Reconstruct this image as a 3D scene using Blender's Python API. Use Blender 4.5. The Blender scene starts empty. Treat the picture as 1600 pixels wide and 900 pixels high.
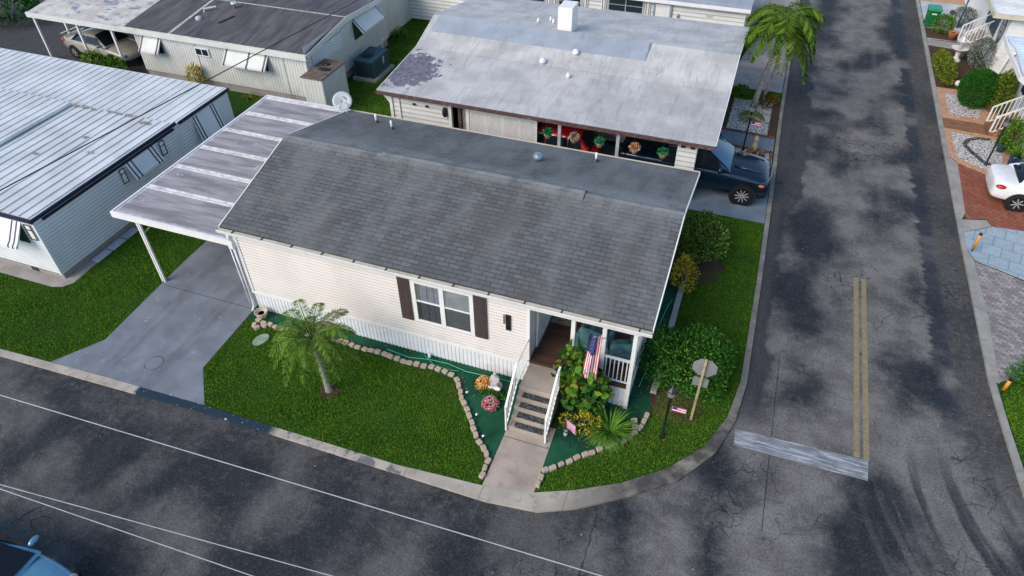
import bpy, math, random
import numpy as np
from mathutils import Vector, Matrix
R = math.radians
rnd = random.Random(7)
rng = np.random.default_rng(11)
sc = bpy.context.scene
COL = sc.collection

# ------------------------------------------------------------------ camera, light, exposure
cam_d = bpy.data.cameras.new("camera"); cam = bpy.data.objects.new("camera", cam_d); COL.objects.link(cam)
cam_d.sensor_width = 36; cam_d.lens = 1083.1 / 1600 * 36; cam_d.clip_end = 1000
_p, _y, _r = R(41.955), R(20.378), R(-0.621)
fwd = Vector((-math.sin(_y) * math.cos(_p), math.cos(_y) * math.cos(_p), -math.sin(_p)))
rt = Vector((math.cos(_y), math.sin(_y), 0)); up = rt.cross(fwd)
rt2 = math.cos(_r) * rt + math.sin(_r) * up; up2 = -math.sin(_r) * rt + math.cos(_r) * up
m3 = Matrix((rt2, up2, -fwd)).transposed()
cam.matrix_world = Matrix.Translation((0, 0, 15.5)) @ m3.to_4x4()
sc.camera = cam

SUN_DIR = Vector((-0.52, -0.80, 0.72)).normalized()
w = bpy.data.worlds.new("World"); sc.world = w; w.use_nodes = True
wt = w.node_tree
sky = wt.nodes.new("ShaderNodeTexSky"); sky.sky_type = 'NISHITA'; sky.sun_disc = False
sky.sun_elevation = math.asin(SUN_DIR.z); sky.sun_rotation = math.atan2(SUN_DIR.x, SUN_DIR.y)
sky.air_density = 1.0; sky.dust_density = .6; sky.ozone_density = 1.3
bg = wt.nodes["Background"]; bg.inputs[1].default_value = 0.135
wt.links.new(sky.outputs[0], bg.inputs[0])
sl = bpy.data.lights.new("sun", 'SUN'); so = bpy.data.objects.new("sun", sl); COL.objects.link(so)
sl.energy = 1.9; sl.angle = R(40); sl.color = (1.0, 0.90, 0.78)
so.rotation_euler = SUN_DIR.to_track_quat('Z', 'Y').to_euler()
sc.view_settings.view_transform = 'Standard'; sc.view_settings.look = 'None'
sc.view_settings.exposure = 0.78; sc.view_settings.gamma = 1; sc.view_settings.use_curve_mapping = False
sc.cycles.max_bounces = 6

# ------------------------------------------------------------------ materials
class NT:
    def __init__(s, name):
        s.m = bpy.data.materials.new(name); s.m.use_nodes = True
        s.t = s.m.node_tree; s.b = s.t.nodes["Principled BSDF"]
    def n(s, typ, **k):
        nd = s.t.nodes.new(typ)
        for a, v in k.items(): setattr(nd, a, v)
        return nd
    def set(s, sock, v):
        if hasattr(v, "is_output") or isinstance(v, bpy.types.NodeSocket): s.t.links.new(v, sock)
        else:
            if isinstance(v, tuple) and len(v) == 3 and sock.type == 'RGBA': v = (*v, 1)
            sock.default_value = v
    def pos(s):
        return s.n("ShaderNodeNewGeometry").outputs["Position"]
    def obj(s):
        return s.n("ShaderNodeTexCoord").outputs["Object"]
    def map(s, v, scale=(1, 1, 1), loc=(0, 0, 0), rot=(0, 0, 0)):
        nd = s.n("ShaderNodeMapping"); s.set(nd.inputs[0], v)
        nd.inputs["Scale"].default_value = scale; nd.inputs["Location"].default_value = loc; nd.inputs["Rotation"].default_value = rot
        return nd.outputs[0]
    def noise(s, v, scale, detail=4, rough=.55, dist=0.0):
        nd = s.n("ShaderNodeTexNoise"); s.set(nd.inputs["Vector"], v)
        nd.inputs["Scale"].default_value = scale; nd.inputs["Detail"].default_value = detail
        nd.inputs["Roughness"].default_value = rough; nd.inputs["Distortion"].default_value = dist
        return nd.outputs["Fac"]
    def vor(s, v, scale, feature='F1', out="Distance"):
        nd = s.n("ShaderNodeTexVoronoi", feature=feature); s.set(nd.inputs["Vector"], v); nd.inputs["Scale"].default_value = scale
        return nd.outputs[out]
    def math(s, op, a, b=0.0, c=None, clamp=False):
        nd = s.n("ShaderNodeMath", operation=op, use_clamp=clamp); s.set(nd.inputs[0], a); s.set(nd.inputs[1], b)
        if c is not None: s.set(nd.inputs[2], c)
        return nd.outputs[0]
    def mr(s, v, a, b, lo=0.0, hi=1.0, smooth=True):
        nd = s.n("ShaderNodeMapRange"); nd.interpolation_type = 'SMOOTHSTEP' if smooth else 'LINEAR'
        s.set(nd.inputs[0], v)
        for i, q in enumerate((a, b, lo, hi)): s.set(nd.inputs[i + 1], q)
        return nd.outputs[0]
    def ramp(s, f, stops, interp='LINEAR'):
        nd = s.n("ShaderNodeValToRGB"); s.set(nd.inputs[0], f); cr = nd.color_ramp; cr.interpolation = interp
        while len(cr.elements) < len(stops): cr.elements.new(.5)
        for e, (p, c) in zip(cr.elements, stops): e.position = p; e.color = (*c, 1)
        return nd.outputs[0]
    def mix(s, f, a, b, blend='MIX'):
        nd = s.n("ShaderNodeMix", data_type='RGBA', blend_type=blend)
        s.set(nd.inputs[0], f); s.set(nd.inputs[6], a); s.set(nd.inputs[7], b)
        return nd.outputs[2]
    def sep(s, v):
        nd = s.n("ShaderNodeSeparateXYZ"); s.set(nd.inputs[0], v); return nd.outputs
    def comb(s, x, y, z=0.0):
        nd = s.n("ShaderNodeCombineXYZ")
        for i, q in enumerate((x, y, z)): s.set(nd.inputs[i], q)
        return nd.outputs[0]
    def bump(s, h, strength=.4, dist=.02):
        nd = s.n("ShaderNodeBump"); s.set(nd.inputs["Height"], h); nd.inputs["Strength"].default_value = strength; nd.inputs["Distance"].default_value = dist
        s.t.links.new(nd.outputs[0], s.b.inputs["Normal"])
    def col(s, c): s.set(s.b.inputs["Base Color"], c)
    def rough(s, r): s.set(s.b.inputs["Roughness"], r)

def mul(c, k): return tuple(min(1, q * k) for q in c)
def mat(name, c, rough=.6, metal=0.0, var=.14, scale=2.5, fine=0.0, fscale=60, bump=0.0, stain=None, stain_amt=.5, coat=0.0, spec=None):
    t = NT(name); p = t.obj()
    f = t.noise(p, scale, 5)
    k = t.mix(t.mr(f, .3, .7), mul(c, 1 - var), mul(c, 1 + var))
    if fine: k = t.mix(t.mr(t.noise(p, fscale, 2), .3, .7), k, mul(c, 1 - fine))
    if stain:
        s_ = t.mr(t.noise(p, scale * .7, 6, .65), .52, .72, 0, stain_amt); k = t.mix(s_, k, stain)
    t.col(k); t.rough(rough); t.b.inputs["Metallic"].default_value = metal
    if coat: t.b.inputs["Coat Weight"].default_value = coat; t.b.inputs["Coat Roughness"].default_value = .04
    if spec is not None: t.b.inputs["Specular IOR Level"].default_value = spec
    if bump: t.bump(t.noise(p, fscale, 3), bump, .01)
    return t.m

def sidingm(name, c, z0, course, line=.5, stain=None, amt=.3, grime=None):
    t = NT(name); p = t.pos(); x, y, z = t.sep(p)
    f = t.math('FRACT', t.math('DIVIDE', t.math('SUBTRACT', z, z0 - 10 * course), course))
    k = t.mix(t.mr(t.noise(p, 1.1, 4), .3, .7), mul(c, .95), mul(c, 1.04))
    if stain: k = t.mix(t.mr(t.noise(t.map(p, (1, 1, .25)), 1.4, 6, .65), .5, .75, 0, amt), k, stain)
    ln = t.math('ADD', t.mr(f, .0, .12, 1, 0), t.mr(f, .68, 1.0, 0, 1.0), clamp=True)     # lap joint between boards: dirt, plus the shade under each lap painted in
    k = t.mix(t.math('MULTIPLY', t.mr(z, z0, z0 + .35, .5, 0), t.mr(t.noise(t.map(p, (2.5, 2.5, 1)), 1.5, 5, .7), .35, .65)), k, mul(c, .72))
    rw = t.math('FLOOR', t.math('DIVIDE', t.math('SUBTRACT', z, z0), course * 2)); jx = t.math('FRACT', t.math('ADD', t.math('DIVIDE', t.math('ADD', x, y), 3.66), t.math('MULTIPLY', rw, .37)))
    k = t.mix(t.mr(jx, 0, .004, .45, 0), k, mul(c, .5))
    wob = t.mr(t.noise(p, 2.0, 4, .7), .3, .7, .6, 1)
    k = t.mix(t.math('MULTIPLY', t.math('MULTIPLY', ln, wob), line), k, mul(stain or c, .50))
    t.col(k); t.rough(.5); return t.m
def asphalt():
    t = NT("asphalt"); p = t.pos(); x, y, z = t.sep(p)
    warp = t.noise(p, .5, 3)
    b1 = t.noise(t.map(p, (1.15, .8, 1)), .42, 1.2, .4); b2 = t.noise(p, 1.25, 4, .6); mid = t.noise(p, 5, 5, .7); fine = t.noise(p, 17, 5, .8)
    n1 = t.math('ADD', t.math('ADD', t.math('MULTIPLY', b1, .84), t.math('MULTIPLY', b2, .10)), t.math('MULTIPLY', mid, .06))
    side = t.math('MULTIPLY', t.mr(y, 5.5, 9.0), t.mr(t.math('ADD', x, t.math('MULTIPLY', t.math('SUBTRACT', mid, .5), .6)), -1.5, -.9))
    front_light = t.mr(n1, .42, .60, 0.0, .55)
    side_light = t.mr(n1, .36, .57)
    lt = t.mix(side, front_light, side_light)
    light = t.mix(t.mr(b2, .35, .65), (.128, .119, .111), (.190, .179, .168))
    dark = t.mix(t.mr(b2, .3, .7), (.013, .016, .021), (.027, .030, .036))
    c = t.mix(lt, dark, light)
    rr_ = t.math('SQRT', t.math('ADD', t.math('POWER', t.math('SUBTRACT', x, 13.5), 2), t.math('POWER', t.math('SUBTRACT', y, 14.0), 2)))
    an = t.math('ARCTAN2', t.math('SUBTRACT', y, 14.0), t.math('SUBTRACT', x, 13.5))
    arc = t.noise(t.comb(t.math('MULTIPLY', rr_, 1.7), t.math('MULTIPLY', an, .9)), 1, 4, .6)
    am = t.math('MULTIPLY', t.mr(y, 12.0, 14.5, 1, 0), t.mr(x, 4.2, 6.2))
    c = t.mix(t.math('MULTIPLY', am, t.mr(arc, .5, .66, 0, .8)), c, (.012, .016, .024)); c = t.mix(t.math('MULTIPLY', am, t.mr(arc, .36, .48, .6, 0)), c, (.12, .112, .105))
    lane = t.math('MULTIPLY', t.math('ADD', t.mr(t.math('ABSOLUTE', t.math('SUBTRACT', x, 4.65)), .04, .22, 1, 0), t.mr(t.math('ABSOLUTE', t.math('SUBTRACT', x, 5.75)), .04, .22, 1, 0)), t.mr(y, 21, 26, 0, .22))
    c = t.mix(lane, c, (.17, .16, .15))
    jag = t.noise(t.comb(t.math('MULTIPLY', x, .35), t.math('MULTIPLY', y, 1.6)), 1.4, 4, .7)
    edge = t.math('ADD', x, t.math('MULTIPLY', t.math('SUBTRACT', jag, .5), 1.0))
    strip = t.math('MULTIPLY', t.mr(edge, 6.85, 7.0), t.mr(x, 7.30, 7.7, 1, 0))
    strip = t.math('MULTIPLY', strip, t.mr(y, 13.5, 16.5))
    strip = t.math('MULTIPLY', strip, t.mr(t.noise(t.comb(0.0, t.math('MULTIPLY', y, .5)), 1, 2), .35, .5, .25, 1))
    c = t.mix(t.math('MULTIPLY', strip, .9), c, (.017, .023, .034))
    gut = t.math('MULTIPLY', t.mr(edge, 7.3, 7.6), t.mr(y, 11, 15))
    c = t.mix(t.math('MULTIPLY', gut, .8), c, t.mix(t.mr(mid, .3, .7), (.040, .038, .036), (.070, .065, .060)))
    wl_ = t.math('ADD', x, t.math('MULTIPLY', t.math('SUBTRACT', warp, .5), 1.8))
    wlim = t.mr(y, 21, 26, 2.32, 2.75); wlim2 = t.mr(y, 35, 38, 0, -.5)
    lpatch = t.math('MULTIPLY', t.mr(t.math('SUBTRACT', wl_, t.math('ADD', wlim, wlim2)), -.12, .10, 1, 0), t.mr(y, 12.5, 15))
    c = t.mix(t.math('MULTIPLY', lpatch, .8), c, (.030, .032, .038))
    lg = t.math('MULTIPLY', t.mr(x, 2.0, 2.2, 1, 0), t.mr(y, 12, 14))
    c = t.mix(t.math('MULTIPLY', lg, .55), c, (.07, .067, .066))
    kd = t.math('MULTIPLY', t.mr(y, 7.3, 8.0), t.mr(x, -3, .5, 1, 0))
    c = t.mix(t.math('MULTIPLY', kd, t.mr(mid, .4, .65, .1, .6)), c, (.075, .072, .07))
    # aggregate
    c = t.mix(t.mr(fine, .38, .56, .55, 0), c, t.mix(.72, c, (.0, .0, .0)))
    c = t.mix(t.mr(fine, .54, .70, 0, .55), c, t.mix(.5, c, (.30, .29, .28)))
    c = t.mix(t.mr(mid, .52, .72, 0, .4), c, t.mix(.35, c, (.2, .19, .18)))
    # cracks
    def crack(scale, wdt, lo, hi, seed, mscale):
        q = t.map(p, loc=(seed, seed * .7, 0))
        nd = t.n("ShaderNodeTexNoise"); t.set(nd.inputs["Vector"], q); nd.inputs["Scale"].default_value = 2.2; nd.inputs["Detail"].default_value = 4
        vm = t.n("ShaderNodeVectorMath", operation='MULTIPLY_ADD'); t.set(vm.inputs[0], nd.outputs["Color"]); vm.inputs[1].default_value = (.7, .7, 0); t.set(vm.inputs[2], q)
        d = t.vor(vm.outputs[0], scale, 'DISTANCE_TO_EDGE')
        return t.math('MULTIPLY', t.mr(d, wdt * .35, wdt, 1, 0), t.mr(t.noise(q, mscale, 3), lo, hi))
    ck = t.math('MAXIMUM', t.math('MULTIPLY', crack(.40, .007, .53, .60, 3.1, .3), .7), crack(1.1, .012, .565, .63, 9.4, .33))
    ck = t.math('MAXIMUM', ck, crack(2.6, .032, .58, .64, 17.0, .30))
    c = t.mix(t.math('MULTIPLY', ck, .75), c, (.008, .008, .01))
    sm1 = t.math('MULTIPLY', t.mr(t.math('ABSOLUTE', t.math('ADD', t.math('SUBTRACT', x, 2.62), t.math('MULTIPLY', t.math('SUBTRACT', mid, .5), .06))), .006, .02, 1, 0), t.math('MULTIPLY', t.mr(y, 9.9, 10.0), t.mr(y, 15.8, 16.0, 1, 0)))
    sm2 = t.math('MULTIPLY', t.mr(t.math('ABSOLUTE', t.math('ADD', t.math('ADD', x, 1.2), t.math('MULTIPLY', t.math('SUBTRACT', mid, .5), .25))), .008, .025, 1, 0), t.mr(y, 8.9, 9.2, 1, 0))
    c = t.mix(t.math('MULTIPLY', t.math('MAXIMUM', sm1, sm2), .7), c, (.008, .008, .01))
    oil = t.math('MULTIPLY', t.mr(t.vor(t.map(p, loc=(5.1, 2.2, 0)), .9), .04, .10, .55, 0), t.mr(t.noise(p, .6, 2), .48, .56))
    c = t.mix(oil, c, (.01, .01, .012))
    specks = t.math('MULTIPLY', t.mr(t.vor(p, 1.1), .012, .02, 1, 0), .8)
    c = t.mix(specks, c, (.6, .6, .58))
    t.col(c); t.rough(t.mr(lt, 0, 1, .75, .92)); t.b.inputs["Specular IOR Level"].default_value = .3
    t.bump(t.math('SUBTRACT', t.math('ADD', t.math('MULTIPLY', fine, .6), t.math('MULTIPLY', mid, .5)), ck), .45, .012)
    return t.m

def shingles():
    t = NT("shingles"); p = t.pos(); x, y, z = t.sep(p)
    v = t.comb(x, t.math('MULTIPLY', y, 1.031))
    br = t.n("ShaderNodeTexBrick"); t.set(br.inputs["Vector"], v)
    br.offset = .5; br.inputs["Scale"].default_value = 1; br.inputs["Brick Width"].default_value = .33; br.inputs["Row Height"].default_value = .145
    br.inputs["Mortar Size"].default_value = .010; br.inputs["Mortar Smooth"].default_value = .25; br.inputs["Bias"].default_value = .0
    br.inputs["Color1"].default_value = (.104, .106, .107, 1); br.inputs["Color2"].default_value = (.150, .151, .151, 1); br.inputs["Mortar"].default_value = (.058, .060, .062, 1)
    c = br.outputs["Color"]
    row = t.math('FRACT', t.math('DIVIDE', t.math('MULTIPLY', y, 1.031), .145))
    c = t.mix(t.mr(row, .0, .18, .45, 0), c, (.035, .037, .041))
    str_ = t.noise(t.map(p, (.9, .22, 1)), 1.3, 5, .6)
    c = t.mix(t.mr(str_, .42, .68, 0, .55), c, (.20, .205, .205))
    brown = t.noise(t.map(p, (1, .5, 1), (4, 2, 0)), .8, 4)
    c = t.mix(t.mr(brown, .52, .70, 0, .5), c, (.105, .094, .086))
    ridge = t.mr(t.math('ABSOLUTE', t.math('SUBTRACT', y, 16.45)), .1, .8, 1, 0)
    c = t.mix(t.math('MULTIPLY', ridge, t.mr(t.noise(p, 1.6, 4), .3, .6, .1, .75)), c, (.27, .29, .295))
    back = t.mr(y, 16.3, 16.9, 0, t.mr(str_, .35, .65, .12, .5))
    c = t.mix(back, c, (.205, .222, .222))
    c = t.mix(t.mr(t.noise(p, 4.5, 5, .75), .5, .72, 0, .35), c, (.055, .06, .062))
    c = t.mix(t.mr(t.noise(p, 45, 3, .75), .4, .65, 0, .4), c, (.03, .032, .034))
    t.col(c); t.rough(.95); t.b.inputs["Specular IOR Level"].default_value = .2
    hgt = t.math('ADD', t.math('MULTIPLY', row, -.5), t.math('MULTIPLY', br.outputs["Fac"], -.5))
    t.bump(t.math('ADD', hgt, t.math('MULTIPLY', t.noise(p, 90, 2), .25)), .6, .02)
    return t.m

def grassm(name, c1=(.046, .128, .008), c2=(.140, .290, .018), brown=(.190, .195, .030)):
    t = NT(name); p = t.pos(); g = t.n("ShaderNodeNewGeometry")
    r = g.outputs["Random Per Island"]
    big = t.noise(p, .55, 4, .6); sm = t.noise(p, 3.2, 4)
    c = t.mix(t.mr(t.math('ADD', t.math('MULTIPLY', r, .65), t.math('MULTIPLY', sm, .5)), .25, .95), c1, c2)
    c = t.mix(t.mr(big, .48, .70, 0, .4), c, t.mix(t.mr(r, .1, .9), mul(brown, .6), brown))
    c = t.mix(t.mr(t.noise(t.map(p, loc=(3, 8, 0)), .9, 3), .42, .66, 0, .4), c, t.mix(r, (.10, .22, .014), (.19, .33, .03)))
    t.col(c); t.rough(.75); t.b.inputs["Specular IOR Level"].default_value = .1
    return t.m
def soilm(name, c1, c2, scale=18):
    t = NT(name); p = t.pos()
    c = t.mix(t.mr(t.noise(p, scale, 5, .7), .3, .7), c1, c2); c = t.mix(t.mr(t.noise(p, .7, 3), .35, .65, 0, .35), c, mul(c1, .6))
    t.col(c); t.rough(.95); t.b.inputs["Specular IOR Level"].default_value = .15; t.bump(t.noise(p, scale * 2, 4, .7), .6, .03)
    return t.m
def leafm(name, cols, rough=.65):
    t = NT(name); g = t.n("ShaderNodeNewGeometry"); r = g.outputs["Random Per Island"]
    c = t.ramp(r, [(i / max(1, len(cols) - 1), c) for i, c in enumerate(cols)])
    t.col(c); t.rough(rough); t.b.inputs["Specular IOR Level"].default_value = .05
    return t.m
def gravelm(name, a, b, scale=16, dark=(.12, .11, .10)):
    t = NT(name); p = t.pos()
    v = t.n("ShaderNodeTexVoronoi"); t.set(v.inputs["Vector"], p); v.inputs["Scale"].default_value = scale
    r = t.sep(v.outputs["Color"])[0]
    c = t.mix(r, a, b); c = t.mix(t.mr(v.outputs["Distance"], .45, .75), c, dark)
    c = t.mix(t.mr(r, .86, .9, 0, .7), c, (.3, .22, .16))
    t.col(c); t.rough(.85); t.bump(t.math('MULTIPLY', v.outputs["Distance"], -1), .9, .05)
    return t.m
def brickm(name, c1, c2, mort, bw, rh, rot=0.0, ms=.012, bump=.4):
    t = NT(name); p = t.pos(); q = t.map(p, rot=(0, 0, rot))
    br = t.n("ShaderNodeTexBrick"); t.set(br.inputs["Vector"], q); br.inputs["Scale"].default_value = 1
    br.inputs["Brick Width"].default_value = bw; br.inputs["Row Height"].default_value = rh; br.inputs["Mortar Size"].default_value = ms
    br.inputs["Color1"].default_value = (*c1, 1); br.inputs["Color2"].default_value = (*c2, 1); br.inputs["Mortar"].default_value = (*mort, 1)
    c = t.mix(t.mr(t.noise(p, 5, 5, .65), .35, .7, 0, .4), br.outputs["Color"], mul(c1, .65))
    c = t.mix(t.mr(t.noise(p, 40, 2), .4, .7, 0, .2), c, (.05, .05, .05))
    t.col(c); t.rough(.85); t.bump(t.math('MULTIPLY', br.outputs["Fac"], -1), bump, .01)
    return t.m
def concretem(name, c, stain=(.10, .09, .08), amt=.5, speck=True, extra=None):
    t = NT(name); p = t.pos()
    k = t.mix(t.mr(t.noise(p, 1.4, 5), .3, .7), mul(c, .82), mul(c, 1.12))
    k = t.mix(t.mr(t.noise(p, 3.5, 6, .7), .5, .75, 0, amt), k, stain)
    k = t.mix(t.mr(t.noise(p, 60, 2, .6), .4, .7, 0, .22), k, mul(c, .5))
    if extra: k = extra(t, p, k)
    t.col(k); t.rough(.85); t.b.inputs["Specular IOR Level"].default_value = .25; t.bump(t.noise(p, 45, 3, .6), .25, .01)
    return t.m
def kerb_paint(t, p, k):
    x, y, z = t.sep(p)
    a = t.math('MULTIPLY', t.mr(x, -14.75, -14.6), t.mr(x, -10.3, -9.9, 1, 0))
    worn = t.mr(t.noise(p, 2.6, 5, .7), .36, .44)
    b = t.math('MULTIPLY', t.math('MULTIPLY', t.mr(x, -9.9, -9.7), t.mr(x, -6.2, -5.9, 1, 0)), t.mr(t.noise(p, 1.7, 4, .6), .5, .56, 0, .75))
    k = t.mix(t.math('MULTIPLY', a, t.mr(t.noise(p, 2.6, 5, .7), .30, .34)), k, (.014, .034, .055))
    k = t.mix(b, k, (.07, .09, .11))
    # joints
    j = t.math('FRACT', t.math('DIVIDE', x, 2.05))
    k = t.mix(t.math('MULTIPLY', t.mr(j, .0, .012, 1, 0), t.mr(x, -1.0, -.6, .8, 0)), k, (.02, .02, .02))
    jy = t.math('FRACT', t.math('DIVIDE', y, 2.4))
    k = t.mix(t.math('MULTIPLY', t.mr(jy, .0, .014, 1, 0), t.mr(x, -.6, .2, 0, .7)), k, (.03, .03, .03))
    dirt = t.math('MULTIPLY', t.mr(x, -2.7, -.2, 0, .95), t.mr(t.noise(p, 1.1, 5, .65), .22, .55, .25, 1))
    dirt = t.math('MULTIPLY', dirt, t.mr(y, 12.5, 14.5, 1, .55))
    fl = t.math('MULTIPLY', t.mr(t.noise(p, 9, 4, .7), .64, .68), a)
    k = t.mix(fl, k, (.45, .42, .38))
    return t.mix(dirt, k, (.046, .045, .043))
def drive_marks(t, p, k):
    x, y, z = t.sep(p)
    d = t.math('SQRT', t.math('ADD', t.math('POWER', t.math('SUBTRACT', x, -14.92), 2), t.math('POWER', t.math('SUBTRACT', y, 9.38), 2)))
    rg = t.math('ABSOLUTE', t.math('SUBTRACT', d, .27))
    k = t.mix(t.math('MULTIPLY', t.mr(rg, .008, .02, 1, 0), t.mr(t.noise(p, 3, 3), .35, .55, .3, .9)), k, (.03, .035, .045))
    k = t.mix(t.mr(t.noise(t.map(p, (1, .35, 1)), 1.1, 5, .7), .55, .75, 0, .4), k, (.10, .095, .105))
    fl = t.math('MULTIPLY', t.mr(t.noise(p, 3.2, 6, .75), .63, .67), .6)
    k = t.mix(fl, k, (.45, .43, .40))
    ty = t.math('ADD', t.mr(t.math('ABSOLUTE', t.math('ADD', x, 16.1)), .1, .35, 1, 0), t.mr(t.math('ABSOLUTE', t.math('ADD', x, 14.5)), .1, .35, 1, 0))
    k = t.mix(t.math('MULTIPLY', ty, t.mr(t.noise(t.map(p, (2, .5, 1)), 1.5, 4), .35, .6, 0, .35)), k, (.08, .08, .09))
    jt = t.math('ABSOLUTE', t.math('SUBTRACT', y, 12.35))
    return t.mix(t.mr(jt, .008, .02, .7, 0), k, (.03, .035, .04))
def walk_joint(t, p, k):
    x, y, z = t.sep(p)
    return t.mix(t.mr(t.math('ABSOLUTE', t.math('SUBTRACT', y, 10.42)), .008, .016, .8, 0), k, (.05, .045, .04))

def whiteroof():     # coated roof of the house behind
    t = NT("coated_roof"); p = t.pos(); x, y, z = t.sep(p)
    c = t.mix(t.mr(t.noise(p, .9, 5), .3, .7), (.38, .365, .35), (.53, .51, .485))
    st = t.noise(t.map(p, (2.6, .45, 1)), 1.5, 6, .65, .6)
    c = t.mix(t.mr(st, .48, .72, 0, .6), c, (.27, .265, .27))
    fs = t.noise(t.map(p, (9, .6, 1)), 1.6, 4, .6)
    c = t.mix(t.mr(fs, .5, .75, 0, .35), c, (.30, .295, .305))
    c = t.mix(t.mr(t.math('FRACT', t.math('DIVIDE', y, .93)), .0, .05, .3, 0), c, (.62, .61, .6))
    spots = t.mr(t.vor(p, 1.3), .07, .11, .7, 0)
    c = t.mix(t.math('MULTIPLY', spots, t.mr(t.noise(p, .5, 2), .5, .6)), c, (.62, .63, .65))
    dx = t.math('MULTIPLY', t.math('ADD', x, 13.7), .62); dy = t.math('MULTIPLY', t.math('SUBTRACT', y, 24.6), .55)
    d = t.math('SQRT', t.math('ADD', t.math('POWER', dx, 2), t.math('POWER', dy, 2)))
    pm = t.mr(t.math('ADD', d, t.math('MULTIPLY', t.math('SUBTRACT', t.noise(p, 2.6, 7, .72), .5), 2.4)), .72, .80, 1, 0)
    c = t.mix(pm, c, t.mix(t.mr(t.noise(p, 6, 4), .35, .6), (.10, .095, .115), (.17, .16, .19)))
    rs = t.mr(t.vor(t.map(p, loc=(2.2, .4, 0)), .28), .06, .10, .5, 0)
    c = t.mix(rs, c, (.45, .30, .22))
    t.col(c); t.rough(.55); t.b.inputs["Specular IOR Level"].default_value = .3
    t.bump(t.math('ADD', st, t.math('MULTIPLY', fs, .5)), .5, .05)
    return t.m
def panelroof(name, c, dirt, seam=None):
    t = NT(name); p = t.pos(); x, y, z = t.sep(p)
    k = t.mix(t.mr(t.noise(p, .7, 4), .3, .7), mul(c, .86), mul(c, 1.1))
    k = t.mix(t.mr(t.noise(t.map(p, (2, .5, 1)), 1.2, 6, .7), .52, .75, 0, .5), k, dirt)
    t.col(k); t.rough(.45); t.b.inputs["Specular IOR Level"].default_value = .4
    return t.m
def carportroof():
    t = NT("weathered_panel"); p = t.pos(); x, y, z = t.sep(p)
    st = t.noise(t.map(p, (.35, 2.4, 1)), 1.5, 6, .65, .3)
    c = t.mix(t.mr(st, .32, .66), (.19, .172, .175), (.36, .33, .335))
    c = t.mix(t.mr(t.noise(p, 2.2, 6, .7), .6, .72, 0, .8), c, (.5, .49, .5))
    e = t.math('MINIMUM', t.math('SUBTRACT', x, -18.0), t.math('SUBTRACT', y, 12.45))
    c = t.mix(t.mr(t.math('ADD', e, t.math('MULTIPLY', t.math('SUBTRACT', t.noise(p, 5, 4, .7), .5), .25)), .02, .13, .8, 0), c, (.6, .6, .62))
    t.col(c); t.rough(.6); t.bump(st, .2, .02); return t.m
def darkroof():
    t = NT("charcoal_membrane"); p = t.pos(); x, y, z = t.sep(p)
    st = t.noise(t.map(p, (2.2, .4, 1), rot=(0, 0, .25)), 1.2, 6, .65, .5)
    c = t.mix(t.mr(st, .3, .7), (.040, .037, .042), (.105, .098, .104))
    c = t.mix(t.mr(t.noise(p, 5, 5, .7), .6, .75, 0, .4), c, (.2, .19, .19))
    t.col(c); t.rough(.85); t.bump(st, .3, .03); return t.m
def peelroof():
    t = NT("peeling_paint"); p = t.pos()
    c = t.mix(t.mr(t.noise(p, 1.4, 5), .3, .7), (.40, .37, .33), (.56, .53, .48))
    c = t.mix(t.mr(t.noise(t.map(p, (.6, 1.6, 1)), 1.6, 7, .75), .54, .58, 0, .85), c, (.12, .16, .22))
    c = t.mix(t.mr(t.noise(p, 5, 5, .7), .6, .7, 0, .5), c, (.18, .15, .12))
    t.col(c); t.rough(.8); return t.m
def striperoof():    # weathered stripes of the tan roof section
    return mat("tan_roof_coat", (.42, .39, .34), .8, stain=(.15, .14, .13))
def glassm(name, tint, amt=.25):
    t = NT(name); out = t.t.nodes["Material Output"]
    gl = t.n("ShaderNodeBsdfGlossy"); gl.inputs["Roughness"].default_value = .03; gl.inputs["Color"].default_value = (.9, .95, 1, 1)
    tr = t.n("ShaderNodeBsdfTransparent"); tr.inputs["Color"].default_value = (*tint, 1)
    fr = t.n("ShaderNodeFresnel"); fr.inputs["IOR"].default_value = 1.5
    f = t.math('ADD', fr.outputs[0], amt, clamp=True)
    mx = t.n("ShaderNodeMixShader"); t.t.links.new(f, mx.inputs[0]); t.t.links.new(tr.outputs[0], mx.inputs[1]); t.t.links.new(gl.outputs[0], mx.inputs[2])
    t.t.links.new(mx.outputs[0], out.inputs["Surface"]); return t.m
def paint(name, c, rough=.22, flake=.08, metal=0.0, coat=.6):
    t = NT(name); p = t.obj()
    t.col(t.mix(t.mr(t.noise(p, 1.5, 3), .3, .7), mul(c, 1 - flake), mul(c, 1 + flake)))
    t.rough(t.mr(t.noise(p, 6, 4), .3, .7, rough, rough + .12)); t.b.inputs["Coat Weight"].default_value = coat; t.b.inputs["Coat Roughness"].default_value = .05; t.b.inputs["Metallic"].default_value = metal
    return t.m
def turfm():
    t = NT("green_carpet"); p = t.pos()
    c = t.mix(t.mr(t.noise(p, 1.3, 5, .6), .3, .7), (.006, .050, .026), (.018, .105, .055))
    c = t.mix(t.mr(t.noise(p, 60, 3, .7), .4, .7, 0, .5), c, (.003, .022, .012))
    c = t.mix(t.mr(t.noise(p, 3.0, 6, .7), .63, .74, 0, .4), c, (.05, .07, .045))
    t.col(c); t.rough(.9); t.b.inputs["Specular IOR Level"].default_value = .15; t.bump(t.noise(p, 80, 2), .5, .01); return t.m
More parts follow.
